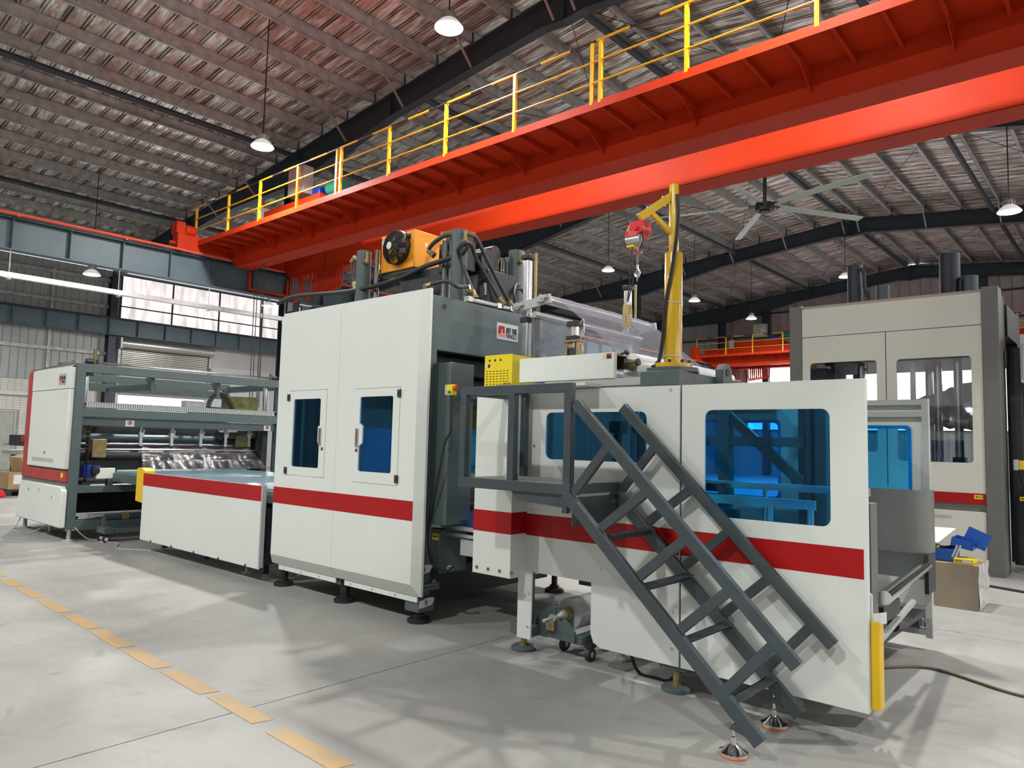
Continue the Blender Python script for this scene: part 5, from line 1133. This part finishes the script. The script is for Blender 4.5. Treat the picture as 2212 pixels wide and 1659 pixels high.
mb.add([(-13.68, yF - .03, 2.56), (-11.94, yF - .03, 2.56), (-11.96, yF + .16, 2.665), (-13.66, yF + .16, 2.64)], [(0, 1, 2, 3)]); mb.build('upper_cover', W_, lm, smooth=False)
logo_plate(lm, (-12.42, yF - .031, 2.30), (1, 0, 0), (0, 0, 1), (0, -1, 0), .30, .17)
lp = MB().prism([(-13.88, .80), (-11.98, .80), (-11.90, .74), (-11.90, .20), (-14.02, .20)], 'y', yF - .05, yF + .03).build('lower_door', W_, lm, bevel=.02)
for x, z in ((-13.4, .68), (-12.9, .70), (-12.3, .62)): MB().cyl((x, yF - .056, z), (x, yF - .05, z), .022, 10).build('lock', M['chrome'], lp)
MB().box(-12.15, -12.05, yF - .003, yF - .0, .92, .99).build('yellow_label', M['sun_yellow'], lm, smooth=False)
MB().box(-14.55, -14.12, 3.9, 4.5, .2, .86).build('low_cabinet', M['warmgrey'], lm, bevel=.01)
MB().box(-14.14, -14.10, yF - .01, yF + .02, 1.42, 1.50).build('red_button', M['rbutton'], lm, bevel=.005)
# open side frame
def lm_side(x, w=.1):
    fr = MB(); fr.box(x - w, x, 3.79, 3.91, .18, 2.62); fr.box(x - w, x, 7.1, 7.22, .18, 2.62); fr.box(x - w, x, 3.79, 7.22, 2.49, 2.62)
    fr.box(x - w, x, 3.91, 7.1, 1.83, 1.96); fr.box(x - w - .05, x - .05, 3.91, 7.1, 1.70, 1.82); fr.box(x - w, x, 3.91, 7.1, .70, .80); fr.box(x - w, x, 3.91, 7.1, .16, .31)
    return fr.build('side_frame', G_, lm, smooth=False, bevel=.005)
lm_side(xS); lm_side(-13.9)
def slot_tray(x0, x1, z, h):
    t = MB(); n = int((7.05 - 3.95) / .035)
    t.box(x0, x1, 3.93, 7.08, z, z + .006); t.box(x1 - .003, x1, 3.93, 7.08, z, z + .012); t.box(x1 - .003, x1, 3.93, 7.08, z + h - .012, z + h); t.box(x0, x1, 3.93, 7.08, z + h - .003, z + h)
    for i in range(n): t.box(x1 - .004, x1, 3.95 + .035 * i, 3.95 + .035 * i + .017, z + .01, z + h - .01)
    t.box(x1 - .02, x1 - .012, 3.95, 7.05, z + .006, z + h - .004); o = t.build('slotted_duct', M['lightgrey'], lm, smooth=False); return o
slot_tray(-11.99, -11.90, 1.965, .09); slot_tray(-11.99, -11.90, .315, .075)
mb = MB()
for y in (3.95, 7.1): mb.box(-13.8, -12.0, y, y + .1, 2.45, 2.56); mb.box(-13.8, -12.0, y, y + .1, .2, .32)
for y in (4.9, 6.0): mb.prism([(-12.0, 2.5), (-12.25, 2.5), (-12.0, 2.25)], 'y', y, y + .05)
mb.box(-13.85, -12.05, 4.9, 5.0, 2.3, 2.4); mb.box(-13.9, -13.8, 3.9, 7.1, 2.32, 2.46); mb.build('cross_frame', G_, lm, smooth=False)
for y in (4.0, 7.0): MB().cyl((-12.15, y, 1.96), (-12.15, y, 2.49), .05, 20).build('guide_column', M['chrome'], lm)
MB().cyl((-12.0, 4.0, 2.655), (-12.0, 7.1, 2.655), .018, 10).build('lift_shaft', M['chrome'], lm)
mb = MB()
for y in (3.98, 7.05): mb.cyl((-12.0, y - .05, 2.66), (-12.0, y + .05, 2.66), .05, 12); mb.box(-12.04, -11.96, y + .08, y + .11, 2.62, 2.70)
for y in (3.75, 3.9): mb.cyl((-12.6 - (y - 3.7) * 4, 4.0, 2.68), (-12.6 - (y - 3.7) * 4, 4.1, 2.68), .05, 12)
mb.build('chain_sprocket', M['black'], lm)
mb = MB()
for x, y in ((-12.0, 4.05), (-13.4, 4.1), (-12.0, 7.0), (-12.1, 5.9)): mb.box(x - .03, x + .03, y - .02, y + .02, 2.62, 2.86 if x > -12.05 and y < 5 else 2.74)
mb.build('threaded_rod', M['olive'], lm, smooth=False)
# machinery inside
def rlr(x, z, r, m, n='roller', y0=3.95, y1=7.0): MB().cyl((x, y0, z), (x, y1, z), r, 20).build(n, m, lm)
rlr(-12.6, 1.53, .05, M['belt']); rlr(-12.35, 1.24, .08, M['dark']); rlr(-12.5, 1.42, .02, M['alu']); rlr(-12.3, 1.34, .015, M['chrome'])
mb = MB(); mb.box(-12.52, -12.44, 4.3, 7.0, 1.34, 1.41); mb.box(-12.45, -12.42, 4.4, 6.8, 1.295, 1.305); mb.build('clamp_beam', M['dark'], lm, smooth=False)
for y in (4.95, 5.45, 5.95, 6.40, 6.85):
    c = MB().box(-12.42, -12.38, y - .025, y + .025, 1.40, 1.72).box(-12.44, -12.36, y - .04, y + .04, 1.56, 1.62).cyl((-12.36, y + .03, 1.62), (-12.36, y + .03, 1.66), .02, 8).build('film_clamp', M['alu'], lm, bevel=.003)
mb = MB()
for y0, y1 in ((4.55, 4.85), (5.0, 5.35), (5.5, 5.8), (6.2, 6.4)): mb.box(-12.36, -12.35, y0, y1, 1.275, 1.285)
mb.build('light_strip', M['paper'], lm, smooth=False)
# dark interior bulkheads and yellow zinc carriages
MB().box(-13.5, -13.45, 4.0, 7.1, .85, 1.7).box(-13.2, -13.15, 4.0, 7.1, .30, .70).box(-13.6, -12.1, 6.95, 7.05, .3, 1.7).box(-13.6, -12.0, 4.0, 7.0, .82, .85).box(-13.6, -12.1, 4.0, 7.0, .20, .24).build('inner_bulkhead', M['dark'], lm, smooth=False)
for y in (4.12,): MB().box(-12.2, -12.05, y, y + .20, 1.22, 1.50).build('roller_carriage', M['brass'], lm, bevel=.008)
mb = MB(); mb.prism([(6.35, 1.97), (7.0, 1.97), (7.0, 2.32), (6.3, 2.30), (6.35, 2.22), (6.42, 2.2), (6.42, 2.0)], 'x', -12.5, -12.42); mb.box(-12.6, -12.4, 6.6, 6.9, 1.4, 1.6); mb.box(-12.5, -12.4, 4.08, 4.2, 1.55, 1.8); mb.build('lift_bracket', M['olive'], lm, smooth=False)
mo = MB().cyl((-12.5, 6.35, 1.60), (-12.5, 6.65, 1.60), .09, 20).box(-12.42, -12.36, 6.45, 6.58, 1.55, 1.63).cyl((-12.5, 6.3, 1.58), (-12.5, 6.36, 1.58), .11, 20).build('drive_motor', M['black'], lm)
# cable chains
def chain_links(pts, name='cable_chain'):
    mb = MB(); s = spline(pts, 5)
    for i in range(len(s) - 1):
        p, q = Vector(s[i]), Vector(s[i + 1]); d = q - p
        for sx in (-.04, .04): mb.bar(p + Vector((sx, 0, 0)), p + d * .8 + Vector((sx, 0, 0)), .012, .05)
        mb.bar(p + d * .3 + Vector((-.04, 0, 0)), p + d * .3 + Vector((.04, 0, 0)), .03, .012)
    return mb.build(name, M['black'], lm, smooth=False)
chain_links([(-12.05, 4.05, 1.75), (-12.05, 4.05, 1.4), (-12.05, 4.05, 1.1), (-12.05, 4.05, .85)])
chain_links([(-12.4, 6.05, 2.0), (-12.4, 6.08, 2.2), (-12.4, 6.2, 2.33), (-12.4, 6.38, 2.28), (-12.4, 6.5, 2.1), (-12.4, 6.55, 2.0)])
for y0, y1 in ((3.98, 4.02), (6.0, 6.5)): MB().box(-13.75, -13.7, y0 + .3, y1 + .5, 2.0, 2.15).build('control_box', M['dark'], lm, bevel=.004)
MB().box(-12.9, -12.7, 5.8, 6.2, 2.0, 2.2).build('valve_box', M['lightgrey'], lm, bevel=.005)
for y in (4.53, 6.88):
    s_ = MB().box(-11.949, -11.945, y, y + .13, 1.705, 1.80).build('safety_sign', M['paper'], lm, smooth=False)
    MB().cyl((-11.944, y + .065, 1.76), (-11.942, y + .065, 1.76), .036, 20).build('sign_ring', M['red'], s_); MB().cyl((-11.943, y + .065, 1.76), (-11.940, y + .065, 1.76), .028, 20).build('sign_field', M['paper'], s_)
    MB().box(-11.9405, -11.939, y + .053, y + .077, 1.742, 1.782).build('sign_symbol', M['black'], s_, smooth=False)
for x, y in ((-11.95, 3.85), (-14.0, 3.85), (-13.1, 3.95), (-11.95, 7.1), (-13.9, 7.1)):
    MB().lathe((x, y, 0), [(.09, 0), (.09, .015), (.03, .03), (.028, .19)], 16).build('levelling_foot', M['galv'], lm)
# film pulled over the belt
for i, y in enumerate((4.95, 5.45, 5.95, 6.40)):
    y2 = y + .47; P = ((-12.38, y + .02, 1.41), (-12.38, y2 - .02, 1.40), (-11.95, y2 + .12, 1.03), (-11.95, y - .12, 1.03))
    a = [Vector(p) for p in P]; v = []; nu, nv = 14, 6
    for j in range(nv + 1):
        for k in range(nu + 1):
            s, t = k / nu, j / nv; q = (a[0] * (1 - s) + a[1] * s) * (1 - t) + (a[3] * (1 - s) + a[2] * s) * t; q.x += .03 * math.sin(s * 31) * t; q.z -= .05 * math.sin(s * PI) * (1 - t); v.append(q)
    MB().add(v, [(j * (nu + 1) + k, j * (nu + 1) + k + 1, (j + 1) * (nu + 1) + k + 1, (j + 1) * (nu + 1) + k) for j in range(nv) for k in range(nu)]).build('draped_film', M['film2'], lm)
fc = thing('stacker_roll_cart', 'small roll cart with grey shaft and film roll at the foot of the left machine', 'cart', (-11.6, 4.4, 0))
MB().box(-11.75, -11.45, 4.15, 4.28, .13, .22).box(-11.72, -11.48, 4.15, 5.4, .13, .19).build('cart_frame', G_, fc, bevel=.004)
MB().prism([(4.18, .2), (4.24, .2), (4.22, .32), (4.19, .38), (4.16, .38)], 'x', -11.62, -11.58).build('shaft_fork', G_, fc, smooth=False)
for x, y in ((-11.70, 4.2), (-11.5, 4.2), (-11.7, 5.3), (-11.5, 5.3)):
    w = MB().cyl((x - .015, y, .05), (x + .015, y, .05), .05, 18).build('castor', M['rubber'], fc); MB().cyl((x - .017, y, .05), (x + .017, y, .05), .028, 14).build('castor_hub', M['paper'], w)
fr2 = thing('clear_film_roll', 'white film roll on a grey shaft on the cart by the left machine', 'film roll', (-11.6, 4.8, .36))
MB().cyl((-11.6, 4.0, .36), (-11.6, 4.2, .36), .012, 8).cyl((-11.6, 4.2, .36), (-11.6, 5.6, .36), .05, 20).build('shaft', M['slate'], fr2); MB().cyl((-11.6, 4.42, .36), (-11.6, 4.52, .36), .055, 12).build('shaft_sleeve', M['brass'], fr2)
MB().lathe((-11.6, 4.78, .36), [(.06, 0), (.11, 0), (.112, .6), (.06, .6)], 28, 'y').build('wound_film', M['roll'], fr2)
for pts, lab in (([(-13.9, 3.8, .3), (-13.95, 3.7, .03), (-13.8, 3.62, .008), (-13.3, 3.75, .008), (-12.9, 3.9, .2)], 'thin pale cable looped on the floor under the white end cover of the left machine'),
                 ([(-11.9, 3.9, .2), (-11.85, 4.1, .02), (-11.75, 4.4, .008), (-11.6, 4.15, .008), (-11.3, 4.3, .008), (-10.8, 4.1, .008), (-10.3, 4.35, .008)], 'thin grey cable trailing on the floor around the small roll cart')):
    tag(MB().tube(spline(pts, 8), .008, 6).build('floor_cable', M['lightgrey']), lab, 'cable')

# ------------------------------------------------------------------ second forming press at the back right
bm_ = thing('rear_forming_press', 'tall white forming press at the back right with dark grey corner strips', 'machine', (-2.9, 12.5, 0))
y1_ = 11.5; bx0, bx1, bxm = -4.05, -1.655, -2.850
z2_ = 2.95
MB().prism([(bx0, 3.36), (bx1, 3.36), (bx1, 3.80), (bx0, 3.80)], 'y', y1_, y1_ + .02).add([(bx0, y1_, 3.80), (bx1, y1_, 3.80), (bx1, y1_ + .1, 3.86), (bx0, y1_ + .1, 3.86)], [(0, 1, 2, 3)]).build('header_panel', M['white_old'], bm_, smooth=False)
for a, b, h in ((bx0, bxm - .006, (-3.93, -2.975, 1.6, 2.945)), (bxm + .006, bx1, (-2.71, -1.785, 1.48, 2.94))):
    d_ = MB().prism(rect(a, b, .93, 3.35), 'y', y1_, y1_ + .02, holes=[rrect(*h, .05)]).build('sliding_door', M['white_old'], bm_, smooth=False)
    MB().prism(rrect(*h, .05), 'y', y1_ + .006, y1_ + .01).build('window_pane', M['smoke'], d_, smooth=False)
    w_ = h[1] - h[0]; screws(d_, [(h[0] - .04, h[3] + .04), (h[0] + w_ / 2, h[3] + .05), (h[1] + .04, h[3] + .04), (h[0] - .04, h[3] - .7), (h[1] + .04, h[3] - .7), (h[0] - .04, h[2] - .04), (h[1] + .04, h[2] - .04)], y1_, .010)
MB().box(bx0, bx1, y1_ - .003, y1_ - .0005, .93, 1.075).build('red_stripe', M['red'], bm_, smooth=False)
arrow_label(bm_, (-1.79, y1_ - .004, 1.0), (1, 0, 0), (0, -1, 0), .10, .055)
MB().box(bx0, -1.456, y1_ + .02, y1_ + .06, .80, .93).build('plinth_band', M['warmgrey'], bm_, smooth=False)
lw = MB().box(bx0, bx1, y1_ - .0, y1_ + .03, .02, .83).build('lower_panel', M['white_old'], bm_, bevel=.008)
MB().box(-2.40, -2.06, y1_ - .003, y1_ - .0, .72, .76).build('pull_recess', M['lightgrey'], lw, smooth=False)
for a, b, zt_ in ((-1.65, -1.456, 3.87), (-4.24, -4.055, 3.86)): MB().prism([(a, .0), (b, .0), (b, zt_), (a, zt_)], 'y', y1_ - .02, y1_ + .3).build('corner_strip', M['warmgrey'], bm_, smooth=False, bevel=.006)
mb = MB(); mb.box(-4.2, -1.47, y1_ + .9, y1_ + 2.0, 3.3, 3.75); mb.box(-4.2, -4.05, y1_ + .3, y1_ + 2.2, 0, 3.8); mb.box(-1.62, -1.47, y1_ + .3, y1_ + .6, 0, 3.8); mb.box(-1.62, -1.47, y1_ + 1.9, y1_ + 2.2, 0, 3.8); mb.box(-4.1, -1.6, y1_ + .3, y1_ + 2.1, 2.95, 3.2); mb.box(-3.9, -1.7, y1_ + .5, y1_ + 1.9, 1.1, 1.35); mb.build('press_body', M['dark'], bm_, smooth=False)
for x, y in ((-3.35, y1_ + .6), (-2.32, y1_ + .7), (-2.02, y1_ + .45), (-3.2, y1_ + 1.6), (-2.55, y1_ + 1.3)): MB().cyl((x, y, 1.35), (x, y, 3.0), .055, 24).build('chrome_column', M['chrome'], bm_)
MB().cyl((-2.02, y1_ + .45, 1.35), (-2.02, y1_ + .45, 1.55), .09, 20).build('column_nut', M['black'], bm_)
MB().box(-2.6, -2.54, y1_ + .3, y1_ + .34, 1.5, 3.0).build('scale_bar', M['alu'], bm_, smooth=False)
sheet('bright_sheet', ((-2.9, y1_ + 1.0, 2.35), (-1.7, y1_ + 1.0, 2.75), (-1.7, y1_ + .8, 1.9), (-2.9, y1_ + .8, 2.1)), 14, 8, M['chrome'], bm_, .03)
for x0, x1 in ((-3.9, -3.3), (-2.6, -1.8)): pass
for (px1, pt, rr, yy, mm) in ((1847, 553, .13, 12.4, 'slate'), (2052, 548, .155, 12.4, 'slate')):
    pass
MB().cyl((-3.568, 12.6, 3.75), (-3.568, 12.6, 4.656), .115, 28).build('main_cylinder', M['slate'], bm_)
MB().cyl((-2.204, 12.6, 3.75), (-2.204, 12.6, 4.647), .14, 28).build('main_cylinder', M['slate'], bm_)
MB().cyl((-3.148, 12.6, 3.75), (-3.148, 12.6, 4.277), .10, 24).build('small_cylinder', M['runway'], bm_)
MB().cyl((-1.944, 12.6, 3.75), (-1.944, 12.6, 4.267), .11, 24).build('small_cylinder', M['runway'], bm_)
MB().tube(spline([(-3.459, 12.500, 4.582), (-3.404, 12.500, 4.498), (-3.393, 12.500, 4.267), (-3.339, 12.500, 4.062)], 6), .03, 8).tube(spline([(-2.030, 12.500, 4.224), (-2.055, 12.500, 4.157), (-2.052, 12.500, 4.015)], 6), .025, 8).build('hose_line', M['hose'], bm_)
# machine to the right of it
rm = thing('dark_press_side', 'dark open side of a machine at the right edge with yellow and grey stop box', 'machine', (-.9, 12.2, 0))
mb = MB(); mb.box(-1.44, -1.30, 12.2, 12.5, .1, 3.1); mb.box(-1.2, -.2, 12.6, 13.2, .5, 3.25); mb.box(-1.2, .4, 12.3, 12.4, .45, .95); mb.box(-1.1, .5, 12.0, 13, 1.0, 1.25); mb.build('dark_frame', M['dark'], rm, bevel=.01)
MB().box(-1.30, -.98, 12.1, 12.3, 2.60, 3.27).build('white_housing', W_, rm, bevel=.006)
MB().box(-1.27, -1.04, 12.08, 12.1, 2.66, 3.13).build('housing_panel', M['lightgrey'], rm, smooth=False)
e_ = MB().box(-1.36, -1.30, 11.62, 11.70, 1.40, 1.54).build('stop_box_back', M['lightgrey'], rm, bevel=.01); MB().box(-1.30, -1.24, 11.62, 11.70, 1.41, 1.53).build('stop_box', M['yellow'], rm, bevel=.01); MB().cyl((-1.24, 11.66, 1.47), (-1.19, 11.66, 1.47), .035, 14).build('stop_button', M['rbutton'], rm)
arrow_label(rm, (-1.33, 11.9, .99), (1, 0, 0), (0, -1, 0), .10, .055)
MB().tube(spline([(-1.30, 11.66, 1.40), (-1.22, 11.8, 1.0), (-1.1, 11.9, .7), (-1.0, 11.9, .4), (-.95, 11.9, .3), (-.7, 11.8, .2)], 8), .018, 8).tube(spline([(-1.30, 11.68, 1.38), (-1.1, 11.7, 1.25), (-.9, 11.7, 1.2), (-.6, 11.7, 1.0)], 8), .018, 8).build('machine_cable', M['black'], rm)
MB().box(-1.2, -.6, 11.9, 12.1, 1.28, 1.34).build('worktop', M['lightgrey'], rm, smooth=False)
mb = MB()
for x in (-1.15, -.75): mb.box(x, x + .06, 11.95, 12.0, .0, 1.3)
mb.box(-1.2, -.4, 11.95, 12.0, .35, .45); mb.build('stand', M['lightgrey'], rm, smooth=False)

# ------------------------------------------------------------------ carton, toolbox and small things at the right
cb_ = thing('wrapped_carton', 'large cardboard box wrapped in shiny stretch film behind the white unit', 'box', (-1.75, 8.9, 0))
cz2 = 0.462
bxm2 = MB().box(-2.35, -1.36, 8.84, 9.40, 0.0, cz2); bxm2.build('carton_body', M['cardfilm'], cb_, bevel=.006)
MB().box(-1.60, -1.40, 8.832, 8.838, cz2 - .17, cz2 - .0).build('packing_tape', M['card'], cb_, smooth=False)
sheet('stretch_film', ((-2.36, 8.828, .02), (-1.35, 8.828, .02), (-1.35, 8.828, cz2), (-2.36, 8.828, cz2)), 24, 14, M['film2'], cb_, .003)
sheet('stretch_film', ((-1.355, 8.83, .01), (-1.35, 9.41, .01), (-1.35, 9.41, cz2 + .005), (-1.355, 8.83, cz2)), 10, 10, M['wrap'], cb_, .008)
tbx = thing('toolbox', 'open blue cantilever toolbox with paper lying across it on the wrapped carton', 'toolbox', (-1.8, 9.0, cz2))
tz0 = cz2 + .003
TB = M['toolblue']
def tray(x0, x1, y0, y1, z0, z1, tilt=0, name='tray'):
    t = .004; mb = MB(); mb.box(x0, x1, y0, y1, z0, z0 + t); mb.box(x0, x1, y0, y0 + t, z0, z1); mb.box(x0, x1, y1 - t, y1, z0, z1); mb.box(x0, x0 + t, y0, y1, z0, z1); mb.box(x1 - t, x1, y0, y1, z0, z1)
    if tilt:
        c = Vector(((x0 + x1) / 2, 0, z0)); ca, sa = math.cos(tilt), math.sin(tilt)
        mb.v = [(c.x + (x - c.x) * ca + (z - c.z) * sa, y, c.z - (x - c.x) * sa + (z - c.z) * ca) for x, y, z in mb.v]
    return mb.build(name, TB, tbx, smooth=False)
tray(-1.90, -1.58, 8.92, 9.20, tz0, tz0 + .13, name='toolbox_base')
tray(-2.05, -1.86, 8.92, 9.20, tz0 + .16, tz0 + .25, -.12); tray(-1.62, -1.42, 8.92, 9.20, tz0 + .15, tz0 + .24, .2)
MB().box(-2.08, -1.93, 8.95, 9.18, tz0 + .29, tz0 + .295).build('lid', TB, tbx, smooth=False); MB().bar((-1.43, 9.05, tz0 + .17), (-1.36, 9.05, tz0 + .33), .005, .22, up=(1, 0, 0)).build('lid', TB, tbx, smooth=False)
MB().tube(spline([(-2.07, 8.98, tz0 + .30), (-2.07, 8.98, tz0 + .34), (-1.98, 8.98, tz0 + .35), (-1.95, 8.98, tz0 + .31)], 5), .005, 6).build('lid_handle', M['motorblue'], tbx)
for a, b, c_, d_ in ((-1.96, .20, -1.89, .07), (-1.93, .20, -1.86, .07), (-1.60, .05, -1.55, .18), (-1.57, .05, -1.52, .18)): MB().bar((a, 8.912, tz0 + b), (c_, 8.912, tz0 + d_), .006, .018, up=(0, 0, 1)).build('hinge_arm', M['alu'], tbx)
mb = MB(); mb.box(-1.82, -1.74, 9.0, 9.05, tz0 + .10, tz0 + .16); mb.cyl((-1.72, 8.98, tz0 + .13), (-1.60, 9.1, tz0 + .15), .012, 8); mb.build('hand_tool', M['black'], tbx); MB().box(-1.80, -1.73, 8.96, 8.99, tz0 + .12, tz0 + .155).build('glove', M['sun_yellow'], tbx, bevel=.01)
sh2 = MB().add([(-2.02, 8.90, tz0 + .22), (-1.72, 8.88, tz0 + .19), (-1.60, 9.15, tz0 + .33), (-1.88, 9.2, tz0 + .32), (-2.02, 8.90, tz0 + .222), (-1.72, 8.88, tz0 + .192), (-1.60, 9.15, tz0 + .332), (-1.88, 9.2, tz0 + .322)], [(0, 1, 2, 3), (7, 6, 5, 4), (0, 4, 5, 1), (1, 5, 6, 2), (2, 6, 7, 3), (3, 7, 4, 0)]).build('paper_sheet', M['paper'], smooth=False)
tag(sh2, 'white paper sheet resting on the open blue toolbox', 'paper')
yc = thing('yellow_carton', 'flat yellow carton lying on the corner of the wrapped cardboard box', 'box', (-1.5, 8.92, cz2))
MB().box(-1.58, -1.40, 8.86, 9.10, cz2 + .003, cz2 + .05).build('carton_body', M['sun_yellow'], yc, bevel=.003)
mb = MB()
for i in range(6): mb.box(-1.56 + .022 * i, -1.55 + .022 * i, 8.8585, 8.8598, cz2 + .018, cz2 + .036)
mb.build('printed_mark', M['black'], yc, smooth=False); MB().box(-1.50, -1.42, 8.8575, 8.859, cz2 + .012, cz2 + .04).build('paper_sticker', M['paper'], yc, smooth=False)
MB().box(-2.15, -2.0, 8.9, 9.1, cz2, cz2 + .11).build('instrument_box', M['lightgrey'], thing('small_instrument', 'small grey instrument left of the blue toolbox on the carton', 'device', (-2.07, 9.0, cz2)), bevel=.01)
hs_ = spline([(-1.6, 5.9, .012), (-1.35, 6.2, .012), (-1.15, 6.2, .012), (-.75, 6.0, .012), (-.35, 5.95, .012), (.1, 5.6, .012), (.8, 5.0, .012)], 8)
tag(MB().tube(hs_, .011, 8).build('air_hose', mat('brown_hose', (.14, .10, .05), .5)), 'brown air hose running over the floor to the right edge', 'hose')
hs_ = spline([(-1.6, 10.6, .015), (-1.0, 10.4, .015), (-.4, 10.45, .015), (.4, 10.3, .015)], 8)
tag(MB().tube(hs_, .015, 8).build('floor_cable', M['black']), 'black cable crossing the floor behind the wrapped carton', 'cable')

# ------------------------------------------------------------------ clutter at the far left
ac = thing('auxiliary_machine', 'dark low machine with grey table and yellow sensor at the far left edge', 'machine', (-23.4, 6.4, 0))
mb = MB(); mb.box(-24.7, -21.9, 6.3, 7.5, 0, .92); mb.box(-24.2, -22.1, 6.1, 6.5, 1.18, 1.48); mb.box(-22.3, -21.9, 6.8, 7.0, .9, 1.6); mb.build('machine_body', M['dark'], ac, bevel=.02)
MB().box(-25.2, -21.6, 6.2, 7.7, .92, 1.04).build('work_table', M['lightgrey'], ac, bevel=.01)
MB().box(-22.0, -21.65, 6.75, 6.95, 1.55, 1.74).build('yellow_sensor', M['yellow'], ac, bevel=.01)
MB().box(-22.2, -22.02, 6.6, 6.85, 1.04, 2.05).build('sensor_post', M['lightgrey'], ac, bevel=.01)
MB().tube(spline([(-22.1, 6.6, 1.6), (-22.3, 6.5, 1.78), (-22.55, 6.5, 2.0), (-22.3, 6.6, 2.12)], 6), .035, 8).build('white_hose', M['paper'], ac)
pl2 = thing('wooden_pallet', 'dark low pallet at the far left edge under the cardboard boxes', 'pallet', (-21, 5.6, 0))
for i in range(5): MB().box(-22.3 + .3 * i, -22.06 + .3 * i, 5.3, 6.2, .12, .15).build('board', M['dark'], pl2, smooth=False)
for y in (5.3, 5.7, 6.1): MB().box(-22.3, -20.86, y, y + .1, 0, .12).build('bearer', M['dark'], pl2, smooth=False)
def carton(loc, sz, rot, label):
    t = thing('carton', label, 'box', loc, 'cardboard boxes at the far left'); x, y, z = loc; a, b, c_ = sz
    mb = MB().box(x - a / 2, x + a / 2, y - b / 2, y + b / 2, z, z + c_); o = mb.build('carton_body', M['card'], t, bevel=.01)
    MB().box(x + a / 2, x + a / 2 + .004, y - b * .3, y + b * .25, z + c_ * .3, z + c_ * .85).build('paper_label', M['paper'], o, smooth=False)
    t.rotation_euler = rot; return t
carton((-21.35, 5.6, .15), (.6, .55, .42), (0, 0, .1), 'lower cardboard box on the pallet at the left edge')
carton((-21.35, 5.85, .62), (.6, .5, .38), (.22, 0, .2), 'tilted cardboard box with white label on top of the lower one')
rb = MB().lathe((-20.6, 5.0, 0), [(.20, 0), (.22, .05), (.16, .16), (.05, .22), (.01, .23)], 14).build('red_sack', M['hoist_red']); tag(rb, 'small red sack on the floor at the left edge in front of the pallet', 'sack')
